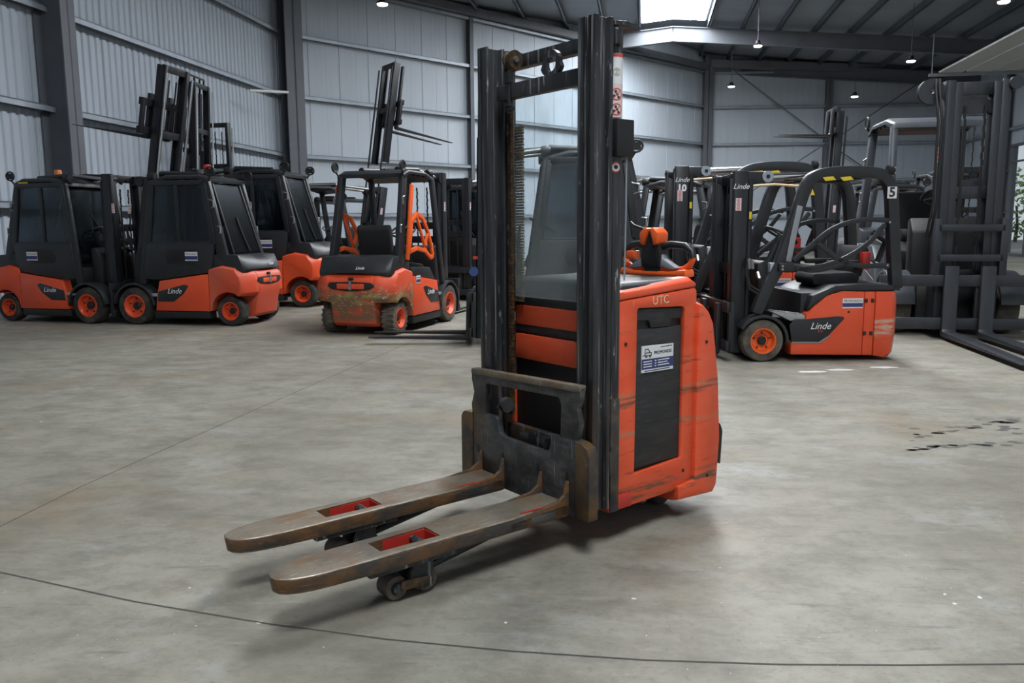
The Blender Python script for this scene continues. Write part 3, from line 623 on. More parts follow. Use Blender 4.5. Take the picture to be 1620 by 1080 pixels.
# top cover
q = MB().sweep([(-.235, 1.0), (-.70, 1.0), (-.73, 1.05), (-.73, 1.078), (-.69, 1.088), (-.27, 1.086), (-.235, 1.07)], [-.335, -.31, .31, .335], 'y', lambda x, y, z: (x, y, z - (.018 if abs(y) > .32 and z > 1.05 else 0)))
q.build('top_cover', 'dark_shell', ST, bevel=.006)
# rear: drive cover, platform flap, floor wheels
MB().sweep([(-.70, .10), (-.90, .10), (-.90, .62), (-.84, .90), (-.79, .97), (-.70, .97)], [-.12, .12]).build('rear_cover', 'dark_shell', ST, bevel=.01)
MB().sweep([(-.90, .22), (-.925, .20), (-.935, .36), (-.915, .40)], [-.25, .35]).build('platform_flap', 'near_black', ST, bevel=.004)
for y, x in ((.13, -.72), (-.13, -.72)): MB().lathe([(.02, -.05), (.075, -.05), (.085, -.04), (.085, .04), (.075, .05), (.02, .05)], (x, y, .085), 'y', 24).build('floor_wheel', 'tyre', ST)
MB().bx(-.16, -.30, -.33, .37, .14, .20).build('chassis_rail', 'red_plain', ST, bevel=.005)
# tiller head -----------------------------------------------------------
TU = -.775; TI = MB()
def ringpath(sd):
    P = [(.035, 1.185), (.10, 1.196), (.165, 1.19), (.205, 1.165), (.212, 1.135), (.198, 1.105), (.16, 1.083), (.09, 1.078), (.04, 1.088)]
    return [(TU - .02 * (y > .1), sd * y, z) for y, z in P]
TI0 = len(COL.objects)
th_ = MB().sweep([(-.055, 1.085), (.055, 1.085), (.062, 1.14), (.05, 1.20), (.045, 1.245), (.02, 1.262), (-.02, 1.262), (-.045, 1.245), (-.05, 1.20), (-.062, 1.14)], [TU - .035, TU + .035], 'x').build('tiller_head', 'near_black', ST, bevel=.012, label='steering tiller head with looped grips')
for sd in (1, -1):
    P = ringpath(sd)
    MB().tube(P[0:5], .0175, 10).build('grip', 'hose_rubber', th_); MB().tube(P[3:9], .015, 10).build('grip_guard', 'orange_plain', th_)
    MB().sweep([(sd * .05, 1.09), (sd * .13, 1.078), (sd * .15, 1.09), (sd * .07, 1.13), (sd * .05, 1.17)], [TU - .018, TU + .024], 'x').build('thumb_plate', 'grey_plastic', th_, bevel=.006)
    MB().sweep([(sd * .03, 1.19), (sd * .055, 1.20), (sd * .058, 1.25), (sd * .03, 1.275), (sd * .005, 1.272)], [TU - .03, TU + .05], 'x').build('tiller_cap', 'orange_plain', th_, bevel=.008)
MB().bx(TU - .01, TU + .035, -.155, -.10, 1.125, 1.165).build('butterfly_switch', 'orange_plain', th_, bevel=.006)
MB().tube([(TU + .02, -.03, 1.262), (TU + .05, -.09, 1.285), (TU + .03, -.13, 1.30)], .007, 6).build('lever', 'near_black', th_)
MB().sweep([(-.20, 1.045), (.21, 1.05), (.205, 1.085), (.10, 1.072), (-.10, 1.072), (-.195, 1.082)], [TU - .04, TU + .03], 'x').build('tiller_base', 'orange_plain', ST, bevel=.008)
MB().beam((TU - .02, 0, .98), (TU, 0, 1.10), .09, .06).build('tiller_arm', 'near_black', ST, bevel=.006)
for o in (th_, bpy.data.objects['tiller_base'], bpy.data.objects['tiller_arm']): o.location = (0, .05, .034)
# ------------------------------------------------------------------ forklift trucks
def wheel(root, x, y, r, w, rim_mat='orange', tyre_mat='tyre', out=1, lugs=0):
    hw = w / 2; q = MB().lathe([(r * .60, -hw * .92), (r * .80, -hw), (r * .95, -hw * .9), (r, -hw * .62), (r, hw * .62), (r * .95, hw * .9), (r * .80, hw), (r * .60, hw * .92)], (x, y, r), 'y', 30)
    for k in range(lugs):
        g = 2 * PI * k / lugs
        for sd in (-1, 1):
            g2 = g + (PI / lugs if sd > 0 else 0); c = Vector((x + r * math.cos(g2) * .995, y + sd * hw * .5, r + r * math.sin(g2) * .995))
            q.box(c, (.02, hw * .85, r * .10), Matrix.Rotation(-g2, 3, 'Y'))
    t = q.build('tyre', tyre_mat, root)
    f = out * hw
    rm = MB().lathe([(.001, f * .20), (r * .30, f * .20), (r * .34, f * .38), (r * .46, f * .40), (r * .56, f * .98), (r * .62, f * 1.0), (r * .62, -f * .5), (.001, -f * .5)], (x, y, r), 'y', 26).build('rim', rim_mat, root)
    MB().lathe([(.001, f * .15), (r * .19, f * .15), (r * .21, f * .48), (r * .15, f * .62), (.001, f * .62)], (x, y, r), 'y', 16).build('hub', 'near_black', rm)
    for k in range(5):
        g = 2 * PI * k / 5 + .3; c = (x + r * .39 * math.cos(g), r + r * .39 * math.sin(g))
        MB().cyl((c[0], y + f * .25, c[1]), (c[0], y + f * .50, c[1]), r * .045, 6).build('wheel_nut', 'near_black', rm)
def tilt_fn(ang, px=.30, pz=.30):
    c, s = math.cos(ang), math.sin(ang)
    return lambda p: Vector((px + (p.x - px) * c - (p.z - pz) * s, p.y, pz + (p.x - px) * s + (p.z - pz) * c))
def mast(root, tilt=0, ext=0, fz=.04, mat='mast_far', x0=.30, h=2.10, hy=.34, fork_y=.22, car=.5, flen=1.1, forks=True, backrest=0, carmat=None, heavy=1.0, shank=.52, chrome=True, fw=.10):
    T = tilt_fn(tilt); carmat = carmat or mat; k = heavy
    for s_ in (1, -1):
        def ch(a, b_, xa, xb, z0, z1, t=.018):
            q = MB(); q.bx(xa, xb, s_ * b_, s_ * (b_ - t), z0, z1); q.bx(xa, xa + t, s_ * a, s_ * b_, z0, z1); q.bx(xb - t, xb, s_ * a, s_ * b_, z0, z1); return q
        ch(hy - .07 * k, hy, x0, x0 + .15 * k, .07, h).xf(T).build('outer_upright', mat, root, bevel=.004)
        ch(hy - .125 * k, hy - .06 * k, x0 + .015, x0 + .145 * k, .10 + ext, h - .02 + ext).xf(T).build('inner_upright', mat, root, bevel=.004)
        cy = MB().cyl((x0 - .03, s_ * (hy - .05), .15), (x0 - .03, s_ * (hy - .05), h - .1), .030, 12).xf(T).build('lift_cylinder', mat, root)
        if ext > .2: MB().cyl((x0 - .03, s_ * (hy - .05), h - .1), (x0 - .03, s_ * (hy - .05), h + ext - .12), .018, 10).xf(T).build('piston_rod', 'chrome' if chrome else mat, cy, label='chrome piston rod')
        q = MB()
        for i in range(26): z = fz + .5 + (h + ext - fz - .7) * i / 26; q.bx(x0 + .06, x0 + .075, s_ * .08 + (i % 2) * .006, s_ * .08 + .02 + (i % 2) * .006, z, z + (h + ext - fz - .7) / 27)
        o = q.xf(T).build('lift_chain', 'near_black', root, smooth=False); o['kind'] = 'stuff'
    for z, e in ((h - .05, 0), (.55, 0), (1.35, 0), (h - .06 + ext, 1), (h - .95 + ext, 1)):
        MB().bx(x0 + (.03 if e else -.01), x0 + (.07 if e else .02), -(hy - .07 * k), hy - .07 * k, z - .05 * k, z + .05 * k).xf(T).build('cross_member', mat, root, bevel=.004)
    # carriage
    xc = x0 + .17 * k; c0 = MB()
    for z in (fz + .06, fz + .44): c0.bx(xc, xc + .045, -car, car, z, z + .10)
    for y in (-car + .03, car - .03, -hy + .16, hy - .16): c0.bx(xc - .03, xc + .02, y - .03, y + .03, fz + .06, fz + .54)
    cr = c0.xf(T).build('fork_carriage', carmat, root, bevel=.004)
    if backrest:
        b0 = MB()
        for y in (-car * .9, -car * .5, 0, car * .5, car * .9): b0.bx(xc, xc + .03, y - .015, y + .015, fz + .5, fz + .5 + backrest)
        for z in (backrest + .5,): b0.bx(xc, xc + .03, -car * .9, car * .9, fz + z - .03, fz + z)
        b0.xf(T).build('load_backrest', carmat, root)
    if forks:
        for s_ in (1, -1):
            xf0 = xc + .045; prof = [(xf0, fz + shank), (xf0, fz + .02), (xf0 + .03, fz), (xf0 + flen, fz + .008), (xf0 + flen, fz + .016), (xf0 + .3, fz + .042), (xf0 + .065, fz + .046), (xf0 + .045, fz + .065), (xf0 + .040, fz + shank)]
            MB().sweep(prof, [s_ * fork_y - fw / 2, s_ * fork_y + fw / 2]).xf(T).build('fork', carmat, root, bevel=.004)
def hoses(root, x0, y, z, n=2, r=.012):
    for i in range(n):
        d = i * .03; MB().tube([(x0 - .02, y, z + .35), (x0 - .05 - d, y + .02, z + .2), (x0 - .10 - d, y + .03, z + .05), (x0 - .2 - d, y + .02, z), (x0 - .30 - d, y, z + .10), (x0 - .34, y, z + .3)], r, 7).build('hose', 'hose_rubber', root)
def sticker(root, x, y, z, w, h, s_, nm='sticker'):
    p = MB().bx(x - w / 2, x + w / 2, y, y + s_ * .003, z - h / 2, z + h / 2).build(nm, 'paper_white', root, smooth=False, label='white and blue supplier sticker')
    MB().bx(x - w / 2, x + w / 2, y + s_ * .0028, y + s_ * .0042, z - h * .38, z + h * .02).build('sticker_band', 'blue_print', p, smooth=False)
    text('sticker_lettering', 'PROMONDIS', 'black_print', p, (x, y + s_ * .0045, z + h * .24), (-s_, 0, 0), (0, 0, 1), w * .155, 0, .0004)
def mast_label(root, x, y, z, s_, T=None, nm='warning_label', w=.045, h=.13):
    q = MB().bx(x - w / 2, x + w / 2, y, y + s_ * .003, z - h / 2, z + h / 2)
    if T: q.xf(T)
    p = q.build(nm, 'paper_white', root, smooth=False, label='small white warning label'); q = MB()
    for i in range(3):
        zz = z + h * (.32 - .32 * i); q.lathe([(w * .26, -.0005), (w * .36, -.0005), (w * .36, .0005), (w * .26, .0005)], (x, y + s_ * .004, zz), 'y', 12); q.bx(x - w * .12, x + w * .12, y + s_ * .003, y + s_ * .0045, zz - w * .12, zz + w * .12)
    if T: q.xf(T)
    q.build('pictogram', 'red_print', p, smooth=False)
def seat(root, x, z, k=1.0):
    st_ = MB().sweep([(x + .22, z), (x - .22, z), (x - .24, z + .10), (x - .16, z + .13), (x + .22, z + .12), (x + .25, z + .07)], [-.24, -.20, .20, .24]).build('seat', 'seat_fabric', root, bevel=.02)
    MB().sweep([(x - .16, z + .10), (x - .26, z + .08), (x - .33, z + .46 * k), (x - .30, z + .52 * k), (x - .24, z + .52 * k), (x - .20, z + .44 * k)], [-.23, -.17, .17, .23]).build('backrest', 'seat_fabric', root, bevel=.02)
    for y in (-.27, .27): MB().bx(x - .2, x + .12, y - .025, y + .025, z + .20, z + .25).build('armrest', 'near_black', root, bevel=.01)
def steering(root, x, z, tilt=.5):
    q = MB(); P = [(x + .17 * math.cos(a) * math.cos(tilt), .17 * math.sin(a), z + .17 * math.cos(a) * math.sin(tilt)) for a in [2 * PI * i / 20 for i in range(20)]]
    q.tube(P, .014, 7, closed=True)
    for a in (0, 2.1, 4.2): q.cyl((x, 0, z), (x + .17 * math.cos(a) * math.cos(tilt), .17 * math.sin(a), z + .17 * math.cos(a) * math.sin(tilt)), .010, 6)
    q.build('steering_wheel', 'near_black', root); MB().cyl((x, 0, z), (x + .20, 0, z - .45), .035, 10).build('steering_column', 'near_black', root)
def mirror(root, x, y, z):
    q = MB(); q.tube([(x, y * .9, z - .02), (x - .06, y, z + .08)], .012, 6)
    P = [(x - .06 + .07 * math.cos(a), y, z + .13 + .06 * math.sin(a)) for a in [2 * PI * i / 12 for i in range(12)]]; q.tube(P, .013, 6, closed=True); q.bx(x - .11, x - .01, y - .005, y + .005, z + .09, z + .17); q.build('mirror', 'near_black', root)
def SQ(p): return Vector((p.x if p.x > -1.55 else -1.55 + (p.x + 1.55) * .70, p.y, p.z))
def truck(label, origin, ang, cab=False, s=1.0, body='orange', cwmat=None, shell='dark_shell', mastmat='mast_far', hoop=None, beacon=None, logo='Linde', tilt=0, ext=0, fz=.04, mastkw=None, label_side=1, rear_lugs=0, yellow=False, simple=False, tyre='tyre', cover=True, name='forklift', slug=0, rim='orange', arms=True):
    R_ = thing(name, label, 'forklift', (origin[0], origin[1], 0), ang); R_.scale = (s, s, s)
    cwmat = cwmat or body
    for s_ in (1, -1):
        wheel(R_, 0, s_ * .46, .262, .20, rim, tyre, s_); wheel(R_, -1.45, s_ * .42, .205, .18, rim, tyre, s_, rear_lugs)
        # front fender
        q = MB(); a = arc(0, .262, .295, 5, 178, 12); b_ = arc(0, .262, .325, 178, 5, 12); q.sweep(a + b_, [s_ * .36, s_ * .57]); q.build('fender', shell, R_, bevel=.004)
        # side panel, sill, dark logo panel
        MB().sweep([(-.33, .20), (-1.165, .20), (-1.165, .715), (-.41, .615), (-.36, .40)], [s_ * .40, s_ * .535, s_ * .55]).build('side_panel', body, R_, bevel=.012)
        MB().bx(-.30, -1.16, s_ * .38, s_ * .54, .10, .195).build('sill', 'near_black', R_, bevel=.008)
        lp = MB().sweep([(-.37, .33), (-.62, .33), (-.78, .44), (-.86, .55), (-.80, .57), (-.39, .47)], [s_ * .545, s_ * .556]).build('logo_panel', shell, R_, bevel=.004)
        if logo: text('lettering', logo, 'white_print', lp, (-.64, s_ * .557, .475), (-s_, 0, 0), (0, 0, 1), .10, .35, .0006)
        MB().bx(-.24, -.36, s_ * .36, s_ * .55, .40, .44).build('step', 'steel_step', R_, bevel=.004)
        # counterweight shoulder with wheel arch
    q = MB(); ap = arc(-1.45, .205, .262, 0, 128, 10)
    sl = [(-1.17, .79), (-1.17, .205)] + ap + [(-1.83, .412), (-1.885, .46), (-1.880, .60), (-1.855, .70), (-1.80, .745), (-1.56, .80), (-1.36, .835)]
    df = lambda x, y, z: (x + (.20 * max(0, (abs(y) - .26) / .29) ** 2.2 if x < -1.7 else 0), y, z - .03 * max(0, (abs(y) - .5) / .05) * (z > .6))
    for s_ in (1, -1): q.sweep(sl, [s_ * y for y in (.30, .36, .42, .48, .53, .55)], 'y', df)
    q.sweep([(-1.17, .79), (-1.17, .30), (-1.40, .11), (-1.72, .11), (-1.81, .15), (-1.845, .40), (-1.885, .46), (-1.880, .60), (-1.855, .70), (-1.80, .745), (-1.56, .80), (-1.36, .835)], [-.30, -.26, .26, .30], 'y', lambda x, y, z: (x + (.03 if abs(y) > .28 and z < .4 and x < -1.7 else 0), y, z))
    cw = q.xf(SQ).build('counterweight', cwmat, R_, bevel=.010, label='heavy rear counterweight')
    lip = MB().sweep([(y, z) for y, z in ((-.33, .615), (-.29, .660), (-.06, .668), (.06, .668), (.29, .660), (.33, .615), (.26, .575), (.08, .555), (-.08, .555), (-.26, .575))], [-1.882, -1.80], 'x', lambda x, y, z: (x - (.012 if x < -1.85 else 0) + .15 * max(0, (abs(y) - .26) / .27) ** 2, y, z)).xf(SQ).build('tow_recess_shade', 'near_black', cw, bevel=.006)  # raised near-black slab, its colour stands in for shade in a slot
    MB().bx(-1.90, -1.85, -.19, .19, .580, .648).xf(SQ).build('tow_block', body, cw, bevel=.012); MB().cyl((-1.905, 0, .57), (-1.905, 0, .68), .018, 8).xf(SQ).build('tow_pin', 'steel', cw)
    MB().bx(-1.885, -1.84, -.035, .035, .690, .720).xf(SQ).build('emblem', 'near_black', cw, bevel=.008)
    # dark cover behind the operator
    q = MB().sweep([(-1.16, .74), (-1.16, .95), (-1.30, .985), (-1.62, .965), (-1.79, .88), (-1.845, .78), (-1.835, .735), (-1.36, .80)], [-.50, -.44, -.16, 0, .16, .44, .50], 'y', lambda x, y, z: (x + .14 * max(0, (abs(y) - .25) / .27) ** 2 * (x < -1.7), y, z + (.035 if abs(y) < .2 and z < .78 and x < -1.7 else 0)))
    cv = q.xf(SQ).build('rear_cover', shell, R_, bevel=.012)
    if logo: text('lettering', logo, 'white_print', cv, (-1.752, -.12, .835), (0, -1, 0), (.40, 0, 1), .055, .35, .0006)
    MB().bx(-.26, -1.16, -.42, .42, .20, .48).build('chassis', 'near_black', R_, bevel=.01); MB().bx(.26, -.30, -.34, .34, .13, .46).build('drive_axle', 'near_black', R_, bevel=.02)
    MB().sweep([(-.50, .45), (-1.18, .45), (-1.18, .90), (-.62, .84), (-.50, .76)], [-.44, .44]).build('seat_hood', 'near_black', R_, bevel=.02)
    MB().sweep([(-.06, .46), (.12, .46), (.10, .95), (.0, 1.08), (-.06, 1.05)], [-.36, .36]).build('dashboard', 'near_black', R_, bevel=.02)
    seat(R_, -.86, .84); steering(R_, -.30, 1.28)
    # overhead guard
    for s_ in (1, -1):
        MB().beam((-.13, s_ * .50, .56), (-.33, s_ * .455, 1.96), .055, .10).build('front_pillar', shell, R_, bevel=.012)
        MB().sweep([(-1.30, .88), (-1.46, .88), (-1.20, 1.98), (-1.09, 1.98)], [s_ * .40, s_ * .47], 'y', lambda x, y, z: (x, y + (.03 if y > 0 else -.03) * (1.98 - z), z)).build('rear_pillar', shell, R_, bevel=.012)
        for z in (1.25, 1.60): MB().tube([(-1.385 + .236 * (z - .9), s_ * .47, z), (-1.44 + .236 * (z - .9), s_ * .49, z + .02), (-1.44 + .236 * (z - .9), s_ * .49, z + .10), (-1.385 + .236 * (z - .8), s_ * .47, z + .12)], .012, 6).build('grab_handle', 'steel', R_)
        mirror(R_, -1.18, s_ * .48, 1.96)
    q = MB().sweep([(-.27, 1.93), (-.29, 1.99), (-.55, 2.055), (-1.05, 2.055), (-1.20, 2.0), (-1.19, 1.95), (-1.04, 2.015), (-.56, 2.015)], [-.48, -.45, .45, .48], 'y', lambda x, y, z: (x, y, z - (.02 if abs(y) > .46 else 0)))
    rf = q.build('roof', shell, R_, bevel=.008)
    for i in range(5): MB().bx(-.45 - i * .15, -.52 - i * .15, -.44, .44, 1.985, 2.02).build('roof_bar', shell, rf, bevel=.004)
    if arms:
        T = tilt_fn(tilt); tp = T(Vector((.28, 0, 2.02)))
        for s_ in (1, -1):
            MB().cyl((-.95, s_ * .26, 2.06), (-.35, s_ * .26, 2.09), .042, 12).build('tilt_cylinder', 'mast_far', R_); MB().cyl((-.36, s_ * .26, 2.09), (tp.x, s_ * .26, tp.z), .024, 10).build('tilt_rod', 'steel', R_)
            MB().cyl((tp.x, s_ * .19, tp.z), (tp.x, s_ * .33, tp.z), .07, 14).build('tilt_joint', 'mast_far', R_)
            MB().lathe([(.001, -.06), (.05, -.06), (.07, .0), (.06, .04), (.001, .04)], (-.30, s_ * .40, 2.04), 'x', 14).build('work_lamp', 'near_black', R_)
        MB().tube([(-.9, 0, 2.07), (-.4, .04, 2.12), (tp.x - .1, .05, tp.z + .06), (tp.x + .02, .06, tp.z - .02)], .018, 7).build('hose', 'hose_rubber', R_); MB().tube([(-.9, -.05, 2.07), (-.4, -.06, 2.10), (tp.x - .1, -.05, tp.z + .03), (tp.x + .02, -.06, tp.z - .05)], .018, 7).build('hose', 'hose_rubber', R_)
    if cab:
        for s_ in (1, -1):
            dr = MB().sweep([(-.16, .64), (-.42, .63), (-1.20, .735), (-1.26, 1.13), (-.235, 1.13)], [s_ * .47, s_ * .525]).build('door', shell, R_, bevel=.010)
            MB().sweep(arc(-1.02, .95, .10, -90, 90, 6)[::-1] + [(-.55, .86), (-.50, .95), (-.55, 1.05)], [s_ * .522, s_ * .532]).build('door_recess', 'near_black', dr, bevel=.006)
            q = MB(); fr = [(-.245, 1.12), (-1.25, 1.12), (-1.13, 1.95), (-.35, 1.95)]
            for i in range(4): a, c = fr[i], fr[(i + 1) % 4]; q.beam((a[0], s_ * .485, a[1]), (c[0], s_ * .485, c[1]), .04, .07)
            q.beam((-.72, s_ * .485, 1.12), (-.72, s_ * .485, 1.95), .035, .05); q.build('door_frame', shell, dr, bevel=.006)
            MB().sweep([(-.28, 1.15), (-1.21, 1.15), (-1.11, 1.92), (-.37, 1.92)], [s_ * .478, s_ * .484]).build('door_window', 'cab_glass', dr, smooth=False)
            sticker(dr, -.92, s_ * .533, .955, .19, .12, s_)
        q = MB(); P = [(-1.45, y, 1.0) for y in (-.36, .36)] + [(-1.17, y, 1.93) for y in (.34, -.34)]
        q.add(P + [(p[0] - .012, p[1], p[2]) for p in P], [(0, 1, 2, 3), (4, 5, 6, 7), (0, 1, 5, 4), (1, 2, 6, 5), (2, 3, 7, 6), (3, 0, 4, 7)]); q.build('rear_window', 'cab_glass', R_, smooth=False)
        q = MB()
        for y in (-.36, .36): q.beam((-1.46, y, .98), (-1.18, y * .95, 1.94), .03, .03)
        q.beam((-1.46, -.36, .98), (-1.46, .36, .98), .03, .05); q.build('rear_window_frame', 'near_black', R_, bevel=.006)
        q = MB(); P = [(-.165, -.43, 1.08), (-.165, .43, 1.08), (-.34, .42, 1.92), (-.34, -.42, 1.92)]; q.add(P + [(p[0] + .012, p[1], p[2]) for p in P], [(0, 1, 2, 3), (4, 5, 6, 7), (0, 1, 5, 4), (1, 2, 6, 5), (2, 3, 7, 6), (3, 0, 4, 7)]); q.build('windscreen', 'cab_glass', R_, smooth=False)
        MB().tube([(-.16, .2, 1.10), (-.20, .0, 1.35), (-.25, -.1, 1.55)], .010, 6).build('wiper', 'near_black', R_)
        MB().tube([(-1.47, -.05, 1.02), (-1.40, 0, 1.25), (-1.33, .02, 1.48)], .010, 6).build('wiper', 'near_black', R_)
    else:
        for s_ in (1, -1):
            if s_ == label_side: sticker(R_, -1.02, s_ * .553, .66, .12, .10, s_)
            MB().sweep([(-.43, .63), (-1.16, .72), (-1.16, .82), (-.60, .80)], [s_ * .44, s_ * .53]).build('side_cover', shell, R_, bevel=.012)
    if hoop:
        for s_ in (1, -1):
            y = s_ * .53; q = MB(); q.beam((-1.27, y, .92), (-1.10, y, 1.86), .03, .07)
            cc = [(-1.22, 1.02), (-1.14, 1.38), (-.98, 1.50), (-.80, 1.44), (-.64, 1.26), (-.54, 1.06), (-.50, .95), (-.58, .92), (-.75, 1.02), (-1.0, 1.06)]
            for i in range(len(cc)): a, c = cc[i], cc[(i + 1) % len(cc)]; q.beam((a[0], y, a[1]), (c[0], y, c[1]), .035, .055)
            q.beam((-.98, y, 1.48), (-.72, y, 1.02), .03, .04); q.beam((-.76, y, 1.04), (-.66, y, 1.24), .03, .04); q.build('side_guard', hoop, R_, bevel=.006)
    if beacon:
        bc = MB().cyl((-.98, .12, 2.055), (-.98, .12, 2.085), .06, 16).build('beacon_base', 'near_black', R_); MB().lathe([(.001, 0), (.052, 0), (.052, .10), (.045, .125), (.001, .13)], (-.98, .12, 2.085), 'z', 16).build('beacon_dome', beacon, bc)
    if yellow:
        for s_ in (1, -1): MB().bx(-.92, -1.08, s_ * .497, s_ * .502, 1.955, 2.0).build('number_plate', 'yellow', R_, smooth=False)
    kw = dict(tilt=tilt, ext=ext, fz=fz, mat=mastmat); kw.update(mastkw or {}); mast(R_, **kw)
    T = tilt_fn(tilt)
    for s_ in (1, -1): mast_label(R_, .37, s_ * (.341 if not mastkw else mastkw.get('hy', .34) + .001), 1.62, s_, T)
    if not simple: hoses(R_, .30, .24, 1.0)
    return R_
def place(F, Rr, side):
    h_ = Vector((F[0] - Rr[0], F[1] - Rr[1], 0)).normalized(); left = Vector((-h_.y, h_.x, 0)); o = Vector((F[0], F[1], 0)) - left * side * .53
    return (o.x, o.y), math.atan2(h_.y, h_.x)
# leftmost pair, nose to nose
o, a = place((-6.0, 11.37), (-7.44, 11.77), -1); L1 = truck('cabbed orange forklift at the far left edge with an amber beacon and yellow plate', o, a, cab=True, beacon='amber', yellow=True, body='orange', tilt=0, mastkw=dict(forks=False, x0=.20))
o, a = place((-5.28, 11.25), (-3.86, 10.95), 1); L2 = truck('cabbed orange forklift facing left, its mast raised high with forks pointing left', o, a, cab=True, body='orange', cwmat='orange_dusty', beacon='red_plain', tilt=.185, ext=1.56, fz=2.62, mastkw=dict(flen=1.2, shank=.62, x0=.05))
L3 = truck('tall cabbed orange forklift behind, between the left pair and the open forklift', (-5.05, 14.35), PI - .15, cab=True, s=1.12, body='orange', tilt=0, mastkw=dict(forks=False))
M_o, M_a = place((-.9, 11.37), (-1.40, 9.90), -1)
Mt = truck('open orange forklift seen from behind with red side guards and scuffed counterweight', M_o, M_a, cab=False, body='orange', cwmat='orange_scuffed', hoop='orange_plain', rear_lugs=20, tyre='tyre_dusty', tilt=0, label_side=-1)
Nt = truck('cabbed forklift behind the stacker, its lowered forks pointing left on the floor', (.06, 9.36), PI - .0, cab=True, s=1.04, body='orange', tilt=.02, ext=.52, mastkw=dict(flen=1.12, h=2.2, chrome=False))
MB().bx(.42, .47, .30, .36, .93, .96).build('bracket', 'red_plain', Nt)
MB().cyl((.46, .30, .80), (.46, .40, .80), .05, 12).build('coupling', 'blue_plastic', Nt, label='blue hydraulic coupling')
text('lettering', 'Linde', 'white_print', Nt, (.335, .283, 2.60), (-1, 0, 0), (0, 0, 1), .056, .35, .0006)
NF = dict(forks=False)
# trucks parked further back
truck('forklift with a tall raised mast leaning right behind the open orange forklift', (-3.42, 17.0), .62, s=1.05, tilt=-.16, ext=2.5, fz=3.3, mastkw=dict(shank=1.25, chrome=False, flen=1.35), simple=True)
still = truck('dark forklift behind the left pair, mast raised beside the tall fork mast', (-6.6, 18.2), PI - .05, s=1.08, body='grey_truck', shell='mast_far', logo=None, tilt=.05, ext=2.05, fz=2.3, mastkw=dict(backrest=1.5, hy=.42, flen=.5), rim='near_black', simple=True)
for i_, ch in enumerate('STILL'): text('lettering', ch, 'white_print', still, (.42, .425, 1.95 - .15 * i_), (-1, 0, 0), (0, 0, 1), .16, 0, .0006)
truck('dark forklift with twin chrome mast rods behind the tall cabbed forklift', (-6.75, 19.6), -1.75, s=1.05, body='grey_truck', shell='mast_far', logo=None, tilt=0, ext=1.5, fz=1.6, rim='near_black', simple=True, mastkw=NF)
truck('orange forklift glimpsed between the tall cabbed forklift and the open forklift', (-4.9, 20.8), PI - .5, s=1.0, body='orange', tilt=0, simple=True, mastkw=NF)
truck('cabbed forklift in the gap between the open forklift and the stacker mast', (-.95, 15.2), -1.9, s=1.05, cab=True, body='orange', tilt=0, simple=True, mastkw=NF)
truck('dark forklift behind the stacker tiller with a yellow beacon', (1.95, 13.2), PI - .35, s=.98, body='orange', tilt=0, beacon='yellow', simple=True, mastkw=NF)
truck('forklift far back, seen between the stacker tiller and the tall mast marked 10', (2.9, 17.6), PI - .2, s=1.0, body='orange', tilt=0, simple=True, mastkw=NF)
truck('forklift at the back with a slim raised mast and forks pointing left', (6.45, 15.6), PI - .08, s=1.0, body='orange', tilt=.04, ext=1.35, fz=2.95, mastkw=dict(flen=1.0, shank=.5, chrome=False, hy=.22, car=.3, fork_y=.15), simple=True)
truck('dark forklift parked behind the big grey forklift with red lamp on its guard', (9.9, 17.8), -1.7, s=1.2, body='grey_truck', shell='mast_far', logo=None, beacon='red_plain', tilt=0, ext=.9, rim='near_black', simple=True, mastkw=NF)
truck('dark forklift at the right edge below the window', (9.0, 12.2), -1.9, s=1.0, body='grey_truck', shell='mast_far', logo=None, tilt=0, rim='near_black', simple=True, mastkw=NF)
# big grey truck on the right
big = truck('big dark grey forklift facing forward with a wide carriage and lowered forks', (5.33, 9.85), math.atan2(-.985, -.17), s=1.30, body='grey_truck', shell='grey_truck', mastmat='grey_mast', logo=None, tilt=0, fz=.03, tyre='tyre_dusty', rim='near_black', arms=False, mastkw=dict(hy=.262, h=2.24, car=.72, fork_y=.150, flen=1.62, carmat='grey_mast', shank=.62, fw=.115, heavy=1.1, chrome=False))
MB().lathe([(.02, -.03), (.11, -.03), (.11, -.02), (.09, 0), (.11, .02), (.11, .03), (.02, .03)], (.38, -.36, 2.16), 'x', 20).build('hose_reel', 'grey_mast', big)
for d in (0, .03): MB().tube([(.40, -.30 - d, 2.26), (.44, -.31 - d, 2.18), (.46, -.28 - d, 1.9), (.46, -.28 - d, 1.2), (.40, -.30 - d, .9)], .012, 7).build('hose', 'hose_rubber', big)
MB().cyl((.36, .28, 2.20), (.50, .28, 2.20), .055, 14).build('chain_sheave', 'grey_mast', big)
MB().sweep([(-.25, 1.97), (.25, 1.97), (.25, 2.0)] + [(.20 * math.cos(math.radians(k)), 2.0 + .11 * math.sin(math.radians(k))) for k in range(0, 181, 20)] + [(-.25, 2.0)], [.33, .35], 'x').build('mast_plate', 'grey_mast', big)
q = MB()
for z in (.98, .72): q.bx(.50, .53, -.27, .27, z - .03, z + .03)
for y in (-.27, .27): q.bx(.49, .53, y - .03, y + .03, .5, 1.06)
q.build('carriage_frame', 'grey_mast', big, bevel=.004)
